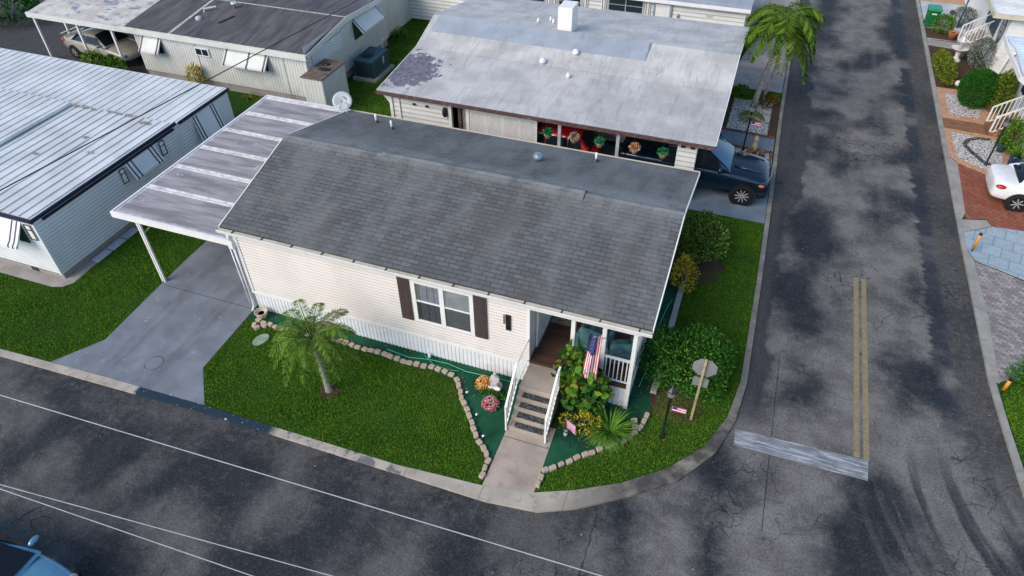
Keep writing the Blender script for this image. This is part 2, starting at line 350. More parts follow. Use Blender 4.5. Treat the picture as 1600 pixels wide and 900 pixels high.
def deckm():
    t = NT("deck_board"); p = t.pos(); x, y, z = t.sep(p)
    f = t.math('FRACT', t.math('DIVIDE', y, .14)); i = t.math('FLOOR', t.math('DIVIDE', y, .14))
    wn = t.n("ShaderNodeTexWhiteNoise", noise_dimensions='1D'); t.set(wn.inputs["W"], i)
    c = t.mix(wn.outputs["Value"], (.055, .027, .020), (.105, .052, .038))
    c = t.mix(t.mr(t.noise(t.map(p, (1, 9, 1)), 2, 4), .35, .7, 0, .4), c, (.04, .022, .018))
    c = t.mix(t.mr(f, 0, .06, .9, 0), c, (.01, .006, .005)); t.col(c); t.rough(.5); return t.m
def matm():
    t = NT("scroll_mat"); p = t.pos()
    v = t.vor(p, 16, 'DISTANCE_TO_EDGE'); n = t.noise(p, 28, 2, .5, 2.5)
    c = t.mix(t.mr(n, .56, .60), (.012, .014, .02), (.30, .29, .26)); c = t.mix(t.mr(v, .04, .07, 1, 0), c, (.012, .014, .02))
    t.col(c); t.rough(.9); return t.m
def rugm():
    t = NT("patterned_rug"); p = t.pos()
    c = t.ramp(t.noise(p, 9, 3, .6, 2), [(.3, (.10, .06, .04)), (.45, (.38, .34, .28)), (.55, (.12, .13, .10)), (.7, (.34, .18, .07))], 'CONSTANT')
    t.col(c); t.rough(.95); return t.m
def barkm(name, a, b):
    t = NT(name); p = t.obj()
    rg = t.math('FRACT', t.math('MULTIPLY', t.sep(p)[2], 11))
    c = t.mix(t.mr(t.noise(p, 9, 4, .7), .35, .65), a, b); c = t.mix(t.mr(rg, 0, .25, .5, 0), c, mul(a, .5))
    t.col(c); t.rough(.9); t.bump(t.noise(p, 20, 4), .6, .02); return t.m

M = dict(
    asphalt=asphalt(), shingle=shingles(), white_roof=whiteroof(), carport_roof=carportroof(), dark_roof=darkroof(), peel=peelroof(),
    rib_roof=panelroof("ribbed_metal_roof", (.60, .61, .60), (.32, .35, .37)), grey_roof=panelroof("grey_coated_roof", (.30, .33, .37), (.15, .16, .19)),
    blue_roof=panelroof("pale_blue_roof", (.60, .68, .74), (.45, .52, .58)),
    grass=grassm("grass_blade"), lawn=soilm("lawn_soil", (.014, .042, .004), (.038, .095, .009), 14), earth=soilm("earth", (.05, .045, .03), (.10, .09, .06)),
    mulch=soilm("mulch", (.045, .028, .018), (.12, .075, .05), 25),
    turf=turfm(), kerb=concretem("kerb_concrete", (.40, .36, .30), amt=.6, extra=kerb_paint), kerb_r=concretem("side_kerb_concrete", (.30, .29, .26), amt=.5),
    walk=concretem("walk_concrete", (.40, .33, .27), (.17, .14, .12), .6, extra=walk_joint), steps=concretem("step_concrete", (.37, .31, .25), (.15, .13, .11), .5),
    drive=concretem("painted_drive", (.185, .205, .235), (.13, .135, .15), .4, extra=drive_marks), pad=concretem("pad_concrete", (.33, .30, .27), (.15, .14, .13), .6),
    bluewalk=concretem("blue_grey_slab", (.16, .20, .235), (.11, .13, .15), .4), lightslab=concretem("pale_slab", (.42, .46, .50), (.22, .24, .27), .4),
    tile=brickm("pale_blue_tile", (.30, .38, .42), (.35, .42, .46), (.13, .17, .19), .62, .62, .25, .012), redbrick=brickm("red_paver", (.23, .060, .030), (.32, .105, .05), (.11, .035, .022), .32, .2, .7),
    greypaver=brickm("grey_paver", (.20, .17, .16), (.40, .37, .35), (.11, .09, .085), .22, .12, .45, .008), peach=brickm("peach_border", (.50, .26, .14), (.58, .36, .22), (.30, .16, .1), .24, .2, 0),
    pathbrick=brickm("path_brick", (.22, .09, .045), (.34, .17, .085), (.13, .06, .03), .22, .1, .1), redborder=brickm("red_border", (.15, .045, .032), (.24, .08, .055), (.08, .05, .04), .22, .1, 0),
    gravel=gravelm("white_gravel", (.52, .50, .47), (.78, .75, .71)), gravel_dk=gravelm("dark_gravel", (.035, .045, .045), (.08, .095, .09), 11, (.02, .02, .02)),
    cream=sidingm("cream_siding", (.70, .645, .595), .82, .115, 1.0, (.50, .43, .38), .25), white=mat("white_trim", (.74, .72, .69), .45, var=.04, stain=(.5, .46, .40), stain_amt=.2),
    skirt=mat("white_skirting", (.70, .70, .70), .5, var=.05, stain=(.45, .43, .40), stain_amt=.3), gutter=mat("gutter_tan", (.55, .50, .38), .5, var=.08, stain=(.22, .19, .12), stain_amt=.5),
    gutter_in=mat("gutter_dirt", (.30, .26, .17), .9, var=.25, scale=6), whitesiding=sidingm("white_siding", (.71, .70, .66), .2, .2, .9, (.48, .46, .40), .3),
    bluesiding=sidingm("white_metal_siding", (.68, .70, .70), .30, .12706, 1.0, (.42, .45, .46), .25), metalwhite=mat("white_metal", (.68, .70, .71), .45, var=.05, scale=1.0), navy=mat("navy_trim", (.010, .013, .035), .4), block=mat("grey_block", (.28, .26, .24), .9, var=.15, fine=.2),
    h4wall=mat("aged_white_metal", (.60, .60, .56), .5, var=.07, scale=.8, stain=(.34, .31, .27), stain_amt=.5), brown=mat("brown_shutter", (.062, .040, .038), .6, var=.12, scale=6), fasc=mat("brown_fascia", (.085, .045, .040), .6, var=.25, scale=8, stain=(.35, .30, .27), stain_amt=.5),
    black=mat("black_metal", (.012, .012, .014), .4), dark=mat("dark_interior", (.03, .03, .032), .9), rubber=mat("tyre_rubber", (.014, .014, .015), .85, spec=.2), chrome=mat("bright_metal", (.55, .56, .58), .22, 1.0, var=.05), alloy=mat("alloy", (.55, .54, .52), .4, .5),
    steelpole=mat("grey_post", (.45, .46, .46), .5), pvc=mat("white_pipe", (.75, .75, .74), .4), dome=mat("white_vent", (.72, .73, .75), .5, stain=(.4, .35, .3), stain_amt=.3), teal=mat("teal_metal", (.020, .062, .085), .5, var=.15), tealcloth=mat("teal_fabric", (.05, .14, .15), .9, var=.5, scale=5),
    dishm=mat("grey_dish", (.42, .44, .45), .5, var=.08), wood=mat("post_wood", (.36, .29, .17), .85, var=.2, scale=8), signback=mat("sign_metal", (.36, .37, .36), .4, .5, var=.08), stone=mat("tan_block", (.46, .37, .28), .9, var=.16, scale=5, fine=.25, stain=(.20, .16, .11), stain_amt=.6),
    terracotta=mat("terracotta", (.36, .13, .05), .8), pot=mat("pale_pot", (.48, .38, .31), .8, stain=(.2, .16, .12)), potblue=mat("blue_glaze", (.012, .03, .13), .2), soil=mat("pot_soil", (.06, .03, .02), .95, scale=20), greenplastic=mat("green_plastic", (.008, .13, .035), .5, var=.1), greenlid=mat("green_lid", (.02, .26, .15), .5, var=.1), whitecast=mat("white_cast_stone", (.68, .64, .58), .8, stain=(.3, .27, .22), stain_amt=.6),
    statue=mat("statue_stone", (.42, .38, .37), .85, var=.2, scale=14, stain=(.16, .13, .12)), orange=mat("orange_plastic", (.62, .25, .03), .5, var=.12), yellow=mat("yellow_line", (.27, .215, .115), .85, var=.2, scale=6, fine=.3, stain=(.12, .10, .075), stain_amt=.8), pinkflag=mat("pink_cloth", (.58, .30, .42), .8, var=.15, scale=12, stain=(.75, .6, .66), stain_amt=.8),
    flagred=mat("flag_red", (.42, .035, .075), .8), flagwhite=mat("flag_white", (.78, .72, .72), .8), flagblue=mat("flag_blue", (.018, .035, .13), .8), rustroof=mat("rusty_top", (.12, .09, .065), .9, var=.4, scale=5, stain=(.03, .025, .02)), wire=mat("black_cable", (.008, .008, .01), .5), wirew=mat("bare_cable", (.36, .37, .38), .6), hose=mat("green_hose", (.06, .40, .20), .5),
    truck=paint("dark_blue_paint", (.004, .014, .034), .22, .08, .35, .35), truckglass=mat("painted_sky_glass", (.006, .085, .19), .06, spec=.22), red=paint("red_paint", (.55, .012, .022)), beige=paint("beige_paint", (.34, .315, .27), .3), whitepaint=paint("white_paint", (.72, .72, .70)), bluepaint=paint("light_blue_paint", (.12, .29, .42), .25, .08, .45, .6),  # truckglass: blue sky reflection on the windshield is put into its base colour
    carglass=mat("car_glass", (.008, .012, .016), .05, var=.1, spec=.4), tl=mat("red_lens", (.45, .01, .02), .2), hl=mat("clear_lens", (.22, .24, .26), .1), amber=mat("amber_lens", (.5, .12, .02), .2), glass=glassm("window_glass", (.90, .92, .93), .03), screened_glass=glassm('screened_glass', (.52, .54, .55), .02), curtain=mat("pale_curtain", (.50, .49, .56), .9, var=.1, scale=7), curtain2=mat("olive_curtain", (.36, .35, .30), .9, var=.15, scale=7), blind=mat("white_blind", (.62, .62, .60), .6),
    deck=deckm(), mats=matm(), rug=rugm(), winglass=mat("dark_pane", (.012, .026, .038), .08, coat=.5), lampglass=mat("lamp_glass", (.16, .17, .18), .15),
    bark=barkm("palm_bark", (.22, .20, .17), (.36, .34, .30)), midrib=mat('midrib', (.09, .14, .03), .8, spec=.05), crownshaft=mat("crownshaft", (.16, .22, .07), .5), stem=mat("stem", (.09, .06, .035), .9),
    palm1=leafm("palm_leaf", [(0.025, 0.077, 0.011), (0.065, 0.147, 0.015), (0.129, 0.224, 0.026), (0.218, 0.258, 0.045)]), palm_dry=leafm("pale_palm_leaf", [(0.110, 0.110, 0.048), (0.242, 0.210, 0.120), (0.176, 0.170, 0.080)]), palm2=leafm("tall_palm_leaf", [(0.014, 0.046, 0.005), (0.042, 0.109, 0.01), (0.1, 0.167, 0.017), (0.143, 0.167, 0.033)]),
    bush_dk=leafm("dark_leaf", [(0.016, 0.059, 0.010), (0.030, 0.112, 0.016), (0.056, 0.179, 0.024), (0.102, 0.246, 0.029)]), bush_md=leafm("mid_leaf", [(0.037, 0.094, 0.011), (0.082, 0.178, 0.017), (0.162, 0.273, 0.031)]), bush_yl=leafm("yellow_leaf", [(0.111, 0.155, 0.013), (0.294, 0.277, 0.019), (0.624, 0.450, 0.038), (0.405, 0.242, 0.026)]), bush_bright=leafm('bright_leaf', [(.022, .05, .008), (.09, .16, .022), (.20, .30, .06), (.13, .22, .03)]), bush_lime=leafm("lime_leaf", [(0.04, 0.081, 0.009), (0.115, 0.161, 0.014), (0.23, 0.252, 0.035)]), bush_silver=leafm("silver_leaf", [(0.06, 0.084, 0.06), (0.156, 0.192, 0.156), (0.264, 0.3, 0.252)]), juniper=leafm("juniper_leaf", [(0.01, 0.052, 0.006), (0.02, 0.105, 0.013), (0.049, 0.162, 0.02)]), grape=leafm("broad_leaf", [(0.012, 0.046, 0.012), (0.029, 0.098, 0.016), (0.069, 0.173, 0.023), (0.115, 0.196, 0.023), (0.184, 0.173, 0.023)], .3), spider=leafm("strap_leaf", [(0.031, 0.093, 0.01), (0.085, 0.204, 0.02), (0.153, 0.289, 0.051)]), red_leaf=leafm("bronze_leaf", [(.05, .03, .012), (.13, .08, .02), (.2, .12, .03)]), cycad=leafm("cycad_leaf", [(0.055, 0.086, 0.009), (0.125, 0.164, 0.016), (0.187, 0.218, 0.031)]),
    flower=leafm("petal_warm", [(.55, .03, .03), (.65, .22, .03), (.70, .45, .08), (.7, .6, .4)]), flower2=leafm("petal_pink", [(.60, .02, .12), (.65, .06, .25), (.7, .3, .4), (.45, .45, .08), (.35, .15, .5)]), basket_g=leafm("fern_green", [(.008, .12, .045), (.02, .24, .10), (.04, .34, .16)]), basket_t=leafm("pale_bloom", [(.22, .15, .10), (.42, .34, .24), (.55, .48, .38)]), basket_o=leafm("orange_bloom", [(.38, .13, .04), (.55, .30, .15), (.60, .45, .3)]),
    stopbar=None)
def stopbar():
    t = NT("worn_white_paint"); p = t.pos()
    c = t.mix(t.mr(t.noise(t.map(p, (.6, 7, 1)), 2.2, 5, .7), .38, .53), (.40, .42, .44), (.13, .135, .15))
    c = t.mix(t.mr(t.noise(p, 2.2, 5), .35, .65, 0, .4), c, (.30, .33, .35)); t.col(c); t.rough(.85); return t.m
M['stopbar'] = stopbar()

# ------------------------------------------------------------------ mesh builder
class MB:
    def __init__(s): s.v = []; s.f = []; s.mi = []; s.cur = 0
    def add(s, vs, fs):
        b = len(s.v); s.v += [tuple(q) for q in vs]
        for f in fs: s.f.append(tuple(i + b for i in f)); s.mi.append(s.cur)
        return s
    def box(s, x0, x1, y0, y1, z0, z1):
        return s.add([(x0, y0, z0), (x1, y0, z0), (x1, y1, z0), (x0, y1, z0), (x0, y0, z1), (x1, y0, z1), (x1, y1, z1), (x0, y1, z1)],
                     [(0, 3, 2, 1), (4, 5, 6, 7), (0, 1, 5, 4), (1, 2, 6, 5), (2, 3, 7, 6), (3, 0, 4, 7)])
    def obox(s, c, size, rot=(0, 0, 0)):
        from mathutils import Euler
        E_ = Euler(rot).to_matrix(); h = Vector(size) / 2
        vs = [Vector(c) + E_ @ Vector((a * h.x, b * h.y, d * h.z)) for d in (-1, 1) for a, b in ((-1, -1), (1, -1), (1, 1), (-1, 1))]
        return s.add(vs, [(0, 3, 2, 1), (4, 5, 6, 7), (0, 1, 5, 4), (1, 2, 6, 5), (2, 3, 7, 6), (3, 0, 4, 7)])
    def bar(s, a, b, wx, wy=None):
        a = Vector(a); b = Vector(b); wy = wy or wx; d = (b - a).normalized()
        u = d.cross(Vector((0, 0, 1)))
        if u.length < 1e-3: u = Vector((1, 0, 0))
        u.normalize(); v = u.cross(d)
        vs = [q + u * (i * wx / 2) + v * (j * wy / 2) for q in (a, b) for i, j in ((-1, -1), (1, -1), (1, 1), (-1, 1))]
        return s.add(vs, [(0, 3, 2, 1), (4, 5, 6, 7), (0, 1, 5, 4), (1, 2, 6, 5), (2, 3, 7, 6), (3, 0, 4, 7)])
    def tube(s, pts, r, n=8):
        P = [Vector(q) for q in pts]; rs = r if isinstance(r, (list, tuple)) else [r] * len(P); vs = []; fs = []
        for i, q in enumerate(P):
            d = (P[min(i + 1, len(P) - 1)] - P[max(i - 1, 0)]).normalized()
            u = d.cross(Vector((0, 0, 1)))
            if u.length < 1e-3: u = Vector((1, 0, 0))
            u.normalize(); v = u.cross(d)
            vs += [q + (u * math.cos(2 * math.pi * k / n) + v * math.sin(2 * math.pi * k / n)) * rs[i] for k in range(n)]
        for i in range(len(P) - 1):
            fs += [(i * n + k, i * n + (k + 1) % n, (i + 1) * n + (k + 1) % n, (i + 1) * n + k) for k in range(n)]
        fs += [tuple(range(n - 1, -1, -1)), tuple(range((len(P) - 1) * n, len(P) * n))]
        return s.add(vs, fs)
    def prism(s, poly, z0, z1):
        n = len(poly); vs = [(x, y, z0) for x, y in poly] + [(x, y, z1) for x, y in poly]
        return s.add(vs, [tuple(range(n - 1, -1, -1)), tuple(range(n, 2 * n))] + [(i, (i + 1) % n, n + (i + 1) % n, n + i) for i in range(n)])
    def extx(s, prof, x0, x1):     # closed (y,z) profile along x
        n = len(prof); vs = [(x0, y, z) for y, z in prof] + [(x1, y, z) for y, z in prof]
        return s.add(vs, [tuple(range(n)), tuple(range(2 * n - 1, n - 1, -1))] + [(i, n + i, n + (i + 1) % n, (i + 1) % n) for i in range(n)])
    def exty(s, prof, y0, y1):     # closed (x,z) profile along y
        n = len(prof); vs = [(x, y0, z) for x, z in prof] + [(x, y1, z) for x, z in prof]
        return s.add(vs, [tuple(range(n - 1, -1, -1)), tuple(range(n, 2 * n))] + [(i, (i + 1) % n, n + (i + 1) % n, n + i) for i in range(n)])
    def lathe(s, c, prof, n=16):
        vs = []; fs = []
        for r, z in prof: vs += [(c[0] + r * math.cos(2 * math.pi * k / n), c[1] + r * math.sin(2 * math.pi * k / n), c[2] + z) for k in range(n)]
        for i in range(len(prof) - 1): fs += [(i * n + k, i * n + (k + 1) % n, (i + 1) * n + (k + 1) % n, (i + 1) * n + k) for k in range(n)]
        fs += [tuple(range(n - 1, -1, -1)), tuple(range((len(prof) - 1) * n, len(prof) * n))]
        return s.add(vs, fs)
    def ell(s, c, r, nu=12, nv=7):
        prof = [(max(.02, math.sin(math.pi * i / nv)), -math.cos(math.pi * i / nv)) for i in range(nv + 1)]; vs = []; fs = []
        for a, z in prof: vs += [(c[0] + r[0] * a * math.cos(2 * math.pi * k / nu), c[1] + r[1] * a * math.sin(2 * math.pi * k / nu), c[2] + r[2] * z) for k in range(nu)]
        for i in range(nv): fs += [(i * nu + k, i * nu + (k + 1) % nu, (i + 1) * nu + (k + 1) % nu, (i + 1) * nu + k) for k in range(nu)]
        return s.add(vs, fs)
    def siding(s, axis, a0, a1, pl, z0, z1, course=.12, out=-1, lap=.016):
        n = max(1, round((z1 - z0) / course)); h = (z1 - z0) / n
        for i in range(n):
            zb, zt = z0 + i * h, z0 + (i + 1) * h; o = pl + out * lap
            if axis == 'x': q = [(a0, o, zb), (a1, o, zb), (a1, pl, zt), (a0, pl, zt), (a0, pl, zb), (a1, pl, zb)]
            else: q = [(o, a0, zb), (o, a1, zb), (pl, a1, zt), (pl, a0, zt), (pl, a0, zb), (pl, a1, zb)]
            s.add(q, [(0, 1, 2, 3), (1, 0, 4, 5), (0, 3, 4), (1, 5, 2)])
        return s
    def ribs(s, axis, a0, a1, pl, z0, z1, pitch=.12, depth=.02, out=-1):
        n = max(1, round((a1 - a0) / pitch)); st = (a1 - a0) / n; pr = []
        for i in range(n):
            a = a0 + i * st; pr += [(a, 0), (a + st * .12, depth), (a + st * .72, depth), (a + st * .84, 0)]
        pr.append((a1, 0))
        for (a, d), (b, e) in zip(pr[:-1], pr[1:]):
            if axis == 'x': q = [(a, pl + out * d, z0), (b, pl + out * e, z0), (b, pl + out * e, z1), (a, pl + out * d, z1)]
            else: q = [(pl + out * d, a, z0), (pl + out * e, b, z0), (pl + out * e, b, z1), (pl + out * d, a, z1)]
            s.add(q, [(0, 1, 2, 3)])
        return s

WL = {}
def link(o): COL.objects.link(o); return o
def mesh_obj(name, mb, m, base):
    me = bpy.data.meshes.new(name)
    me.from_pydata([(x - base[0], y - base[1], z - base[2]) for x, y, z in mb.v], [], mb.f)
    ms = m if isinstance(m, (list, tuple)) else [m]
    for q in ms: me.materials.append(q)
    if len(ms) > 1: me.polygons.foreach_set("material_index", mb.mi)
    me.update(); return link(bpy.data.objects.new(name, me))
def fin(o, smooth, bevel, subsurf):
    if smooth:
        for p in o.data.polygons: p.use_smooth = True
    if bevel:
        b = o.modifiers.new("bevel", 'BEVEL'); b.width = bevel; b.segments = 2; b.limit_method = 'ANGLE'; b.angle_limit = R(35)
    if subsurf:
        b = o.modifiers.new("subsurf", 'SUBSURF'); b.levels = b.render_levels = subsurf
    return o
def tag(o, label=None, cat=None, group=None, kind=None):
    if label: o["label"] = label
    if cat: o["category"] = cat
    if group: o["group"] = group
    if kind: o["kind"] = kind
    return o
def thing(name, label, cat, loc, group=None, rotz=0.0):
    o = link(bpy.data.objects.new(name, None)); o.location = loc; o.rotation_euler = (0, 0, rotz); o.empty_display_size = .2
    WL[o.name] = tuple(loc); return tag(o, label, cat, group)
def part(name, mb, m, parent, smooth=False, bevel=0, subsurf=0, local=False, label=None):
    o = mesh_obj(name, mb, m, (0, 0, 0) if local else WL[parent.name]); o.parent = parent
    WL[o.name] = (0, 0, 0) if local else WL[parent.name]
    if label: o["label"] = label
    return fin(o, smooth, bevel, subsurf)
def solo(name, mb, m, label, cat, group=None, smooth=False, bevel=0, subsurf=0):
    xs, ys, zs = zip(*mb.v); base = ((min(xs) + max(xs)) / 2, (min(ys) + max(ys)) / 2, min(zs))
    o = mesh_obj(name, mb, m, base); o.location = base; WL[o.name] = base
    fin(o, smooth, bevel, subsurf); return tag(o, label, cat, group)
def struct(name, mb, m, **k):
    o = mesh_obj(name, mb, m, (0, 0, 0)); o["kind"] = 'structure'; return fin(o, k.get('smooth', False), k.get('bevel', 0), 0)
def copy_tree(o, parent=None):
    c = link(o.copy())
    if parent is not None: c.parent = parent
    for ch in list(o.children): copy_tree(ch, c)
    return c

# leaf clouds -------------------------------------------------------
def leaf_obj(name, P, D, N, L, W, m, parent=None, fold=.18, round_=False):
    n = len(P); P = np.asarray(P, float); D = np.asarray(D, float); N = np.asarray(N, float)
    D /= np.linalg.norm(D, axis=1)[:, None] + 1e-9; S = np.cross(D, N); S /= np.linalg.norm(S, axis=1)[:, None] + 1e-9; U = np.cross(S, D)
    L = np.broadcast_to(np.asarray(L, float), (n,))[:, None]; W = np.broadcast_to(np.asarray(W, float), (n,))[:, None]
    if round_:
        q = [(0, 0), (.22, .42), (.62, .50), (1, .10), (1, -.10), (.62, -.50), (.22, -.42)]
        V = np.stack([P + D * L * a + S * W * b + U * L * fold * math.sin(math.pi * a) for a, b in q], 1).reshape(-1, 3)
        return raw_mesh(name, V, 7, m, parent)
    mid = P + D * L * .5 + U * L * fold
    V = np.stack([P, mid - S * W * .5, P + D * L, mid + S * W * .5], 1).reshape(-1, 3)
    return raw_mesh(name, V, 4, m, parent)
def raw_mesh(name, V, k, m, parent=None):
    base = np.array(WL[parent.name]) if parent is not None else np.zeros(3)
    n = len(V) // k; me = bpy.data.meshes.new(name); me.vertices.add(len(V)); me.vertices.foreach_set("co", (V - base).astype(np.float32).ravel())
    me.loops.add(len(V)); me.loops.foreach_set("vertex_index", np.arange(len(V), dtype=np.int32))
    me.polygons.add(n); me.polygons.foreach_set("loop_start", np.arange(0, len(V), k, dtype=np.int32))
    me.materials.append(m); me.update(calc_edges=True); o = link(bpy.data.objects.new(name, me))
    if parent is not None: o.parent = parent
    return o
def bumpy(u, seed, amt):
    r = np.random.default_rng(seed); k = r.normal(0, 2.6, (7, 3)); ph = r.uniform(0, 6.28, 7)
    return 1 + amt * np.sin(u @ k.T + ph).sum(1) / 2.6
def bush(name, label, cat, loc, rx, ry, h, n, L, W, m, seed, group=None, amt=.16, inner=.55, updir=.5, stems=6):
    t = thing(name, label, cat, loc, group); g = np.random.default_rng(seed)
    u = g.normal(0, 1, (n, 3)); u[:, 2] = np.where(u[:, 2] < -1.1, -u[:, 2], u[:, 2]); u /= np.linalg.norm(u, axis=1)[:, None]
    rr = (inner + (1 - inner) * g.random(n) ** .5) * bumpy(u, seed, amt)
    c = np.array(loc) + (0, 0, h * .46); P = c + u * rr[:, None] * np.array([rx, ry, h * .54]); P[:, 2] = np.maximum(P[:, 2], loc[2] + .02)
    D = u * .8 + g.normal(0, .6, (n, 3)) + np.array([0, 0, updir]); N = g.normal(0, .5, (n, 3)) + u + (0, 0, .6)
    leaf_obj("foliage", P, D, N, L * g.uniform(.65, 1.25, n), W * g.uniform(.7, 1.2, n), m, t, round_=name == "broadleaf_shrub")
    if stems:
        mb = MB()
        for i in range(stems):
            a = 6.28 * i / stems + g.random(); q = .55 * g.random() + .25
            mb.tube([(loc[0] + .04 * math.cos(a), loc[1] + .04 * math.sin(a), loc[2]), (loc[0] + rx * q * .5 * math.cos(a), loc[1] + ry * q * .5 * math.sin(a), loc[2] + h * .4), (loc[0] + rx * q * math.cos(a), loc[1] + ry * q * math.sin(a), loc[2] + h * .75)], [.022, .015, .006], 5)
        part("stem", mb, M['stem'], t, True)
    return t
def frond_arrays(c, az, L, rise, droop, nl, leaflen, wid, g, vee=.35):
    """leaflets of one palm frond: rachis arcs up and out, then droops"""
    P = []; D = []; N = []; LL = []; pts = []
    d = np.array([math.cos(az), math.sin(az), 0]); s = np.array([-d[1], d[0], 0])
    for i in range(nl):
        t = i / (nl - 1); q = np.array(c) + d * L * (t * (1 - .18 * t)) + np.array([0, 0, L * (rise * t - droop * t * t)])
        pts.append(q)
        if t < .12: continue
        tang = d + np.array([0, 0, rise - 2 * droop * t]); tang /= np.linalg.norm(tang)
        for sd in (-1, 1):
            l = leaflen * (math.sin(math.pi * (.12 + .83 * t)) ** .6) * g.uniform(.8, 1.15)
            dd = s * sd + tang * g.uniform(.45, .8) + np.array([0, 0, -vee + g.normal(0, .07)]) + g.normal(0, .03, 3)
            P.append(q); D.append(dd); N.append(np.array([0, 0, 1.0]) + g.normal(0, .2, 3)); LL.append(l)
    return P, D, N, LL, pts
def palm_crown(t, c, fr, m, seed, wid, nl=34, fold=-.06):
    g = np.random.default_rng(seed)
    for (az, L, rise, droop, ll, mm) in fr:
        P, D, N, LL, pts = frond_arrays(c, az, L, rise, droop, nl, ll, wid, g)
        o = leaf_obj("frond", np.array(P), np.array(D), np.array(N), np.array(LL), wid, mm or m, t, fold)
        mb = MB(); mb.tube([tuple(q) for q in pts[::4]] + [tuple(pts[-1])], [.018 * (1 - .8 * i / (len(pts[::4]))) for i in range(len(pts[::4]) + 1)], 4)
        WL[o.name] = WL[t.name]; part("midrib", mb, M['midrib'], o)
def in_poly(x, y, poly):
    ins = np.zeros(len(x), bool); n = len(poly)
    for i in range(n):
        x1, y1 = poly[i]; x2, y2 = poly[(i + 1) % n]
        c = ((y1 > y) != (y2 > y)) & (x < (x2 - x1) * (y - y1) / (y2 - y1 + 1e-12) + x1); ins ^= c
    return ins
def grass(label, poly, dens, z, h=.06, wd=.014, holes=(), seed=1):
    g = np.random.default_rng(seed); P = np.array(poly); lo = P.min(0); hi = P.max(0)
    n = int((hi[0] - lo[0]) * (hi[1] - lo[1]) * dens); x = g.uniform(lo[0], hi[0], n); y = g.uniform(lo[1], hi[1], n)
    k = in_poly(x, y, poly)
    for q in holes: k &= ~in_poly(x, y, q)
    x = x[k]; y = y[k]; n = len(x); x = x + g.normal(0, .022, n); y = y + g.normal(0, .022, n); a = g.uniform(0, 6.28, n)
    hh = h * g.uniform(.5, 1.25, n) * (.75 + .35 * np.sin(x * 1.7 + 1.3 * np.sin(y * 1.1)) * np.sin(y * 2.1))
    tl = g.uniform(.2, 1.0, n) * hh; b = g.uniform(0, 6.28, n); w2 = wd * g.uniform(.6, 1.3, n)
    V = np.empty((n, 3, 3)); V[:, 0] = np.stack([x - np.cos(a) * w2, y - np.sin(a) * w2, np.full(n, z)], 1); V[:, 1] = np.stack([x + np.cos(a) * w2, y + np.sin(a) * w2, np.full(n, z)], 1)
    V[:, 2] = np.stack([x + np.cos(b) * tl, y + np.sin(b) * tl, z + hh], 1)
    o = raw_mesh("grass", V.reshape(-1, 3), 3, M['grass']); return tag(o, label, "grass", kind='stuff')

# ------------------------------------------------------------------ ground, roads, kerbs
struct("ground", MB().add([(-300, -200, -.05), (300, -200, -.05), (300, 500, -.05), (-300, 500, -.05)], [(0, 1, 2, 3)]), M['earth'])
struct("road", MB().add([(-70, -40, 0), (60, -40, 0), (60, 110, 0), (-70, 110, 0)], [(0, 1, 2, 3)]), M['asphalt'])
KB = [(-70, 7.2), (-30, 8.0), (-19.84, 8.26), (-15.93, 8.45), (-12.46, 8.56), (-6.45, 8.64), (-4.11, 8.82), (-2.83, 9.07), (-1.87, 9.49), (-.85, 10.07), (.14, 10.86), (.97, 11.89), (1.42, 13.08), (1.62, 14.5), (1.64, 19), (1.60, 25), (1.52, 31), (1.5, 110)]
KF = [(-70, 7.02), (-30, 7.80), (-19.63, 8.06), (-15.1, 8.24), (-12.5, 8.35), (-6.36, 8.42), (-3.9, 8.44), (-2.60, 8.60), (-1.73, 9.0), (-.62, 9.74), (.49, 10.62), (1.28, 11.8), (1.64, 13.0), (1.80, 14.5), (1.80, 19), (1.76, 25), (1.67, 31), (1.65, 110)]
def strip_mesh(a, b, z0, z1):
    mb = MB(); n = len(a)
    for i in range(n - 1):
        q = [a[i], b[i], b[i + 1], a[i + 1]]; mb.prism(q, z0, z1)
    return mb
struct("kerb", strip_mesh(KF, KB, -.02, .075), M['kerb'])
struct("lawn", MB().prism(KB + [(-70, 110)], -.02, .06), M['lawn'])
EB = [(8.56, 110), (8.5, 49), (8.46, 31), (8.44, 24), (8.50, 17), (8.62, 15.3), (8.82, 13.2), (9.3, 11.3), (10.4, 9.9), (12.5, 9.0), (16, 8.7), (60, 8.6)]
EF = [(8.38, 110), (8.33, 49), (8.28, 31), (8.28, 24), (8.33, 17), (8.45, 15.2), (8.64, 13.1), (9.12, 11.1), (10.25, 9.72), (12.4, 8.82), (15.9, 8.5), (60, 8.4)]
struct("kerb", strip_mesh(EF, EB, -.02, .08), M['kerb_r'])
struct("lawn", MB().prism(EB + [(60, 110)][:1], -.02, .065), M['lawn'])
# painted markings
ym = MB()
for a in (4.69, 4.93): ym.add([(a, 12.93, .004), (a + .15, 12.93, .004), (a + .17, 20.55, .004), (a + .02, 20.55, .004)], [(0, 1, 2, 3)])
struct("lane_marking", ym, M['yellow'])
struct("stop_line", MB().add([(1.70, 12.24, .008), (5.03, 12.27, .008), (5.05, 12.92, .008), (1.68, 12.80, .008)], [(0, 1, 2, 3)]), M['stopbar'])
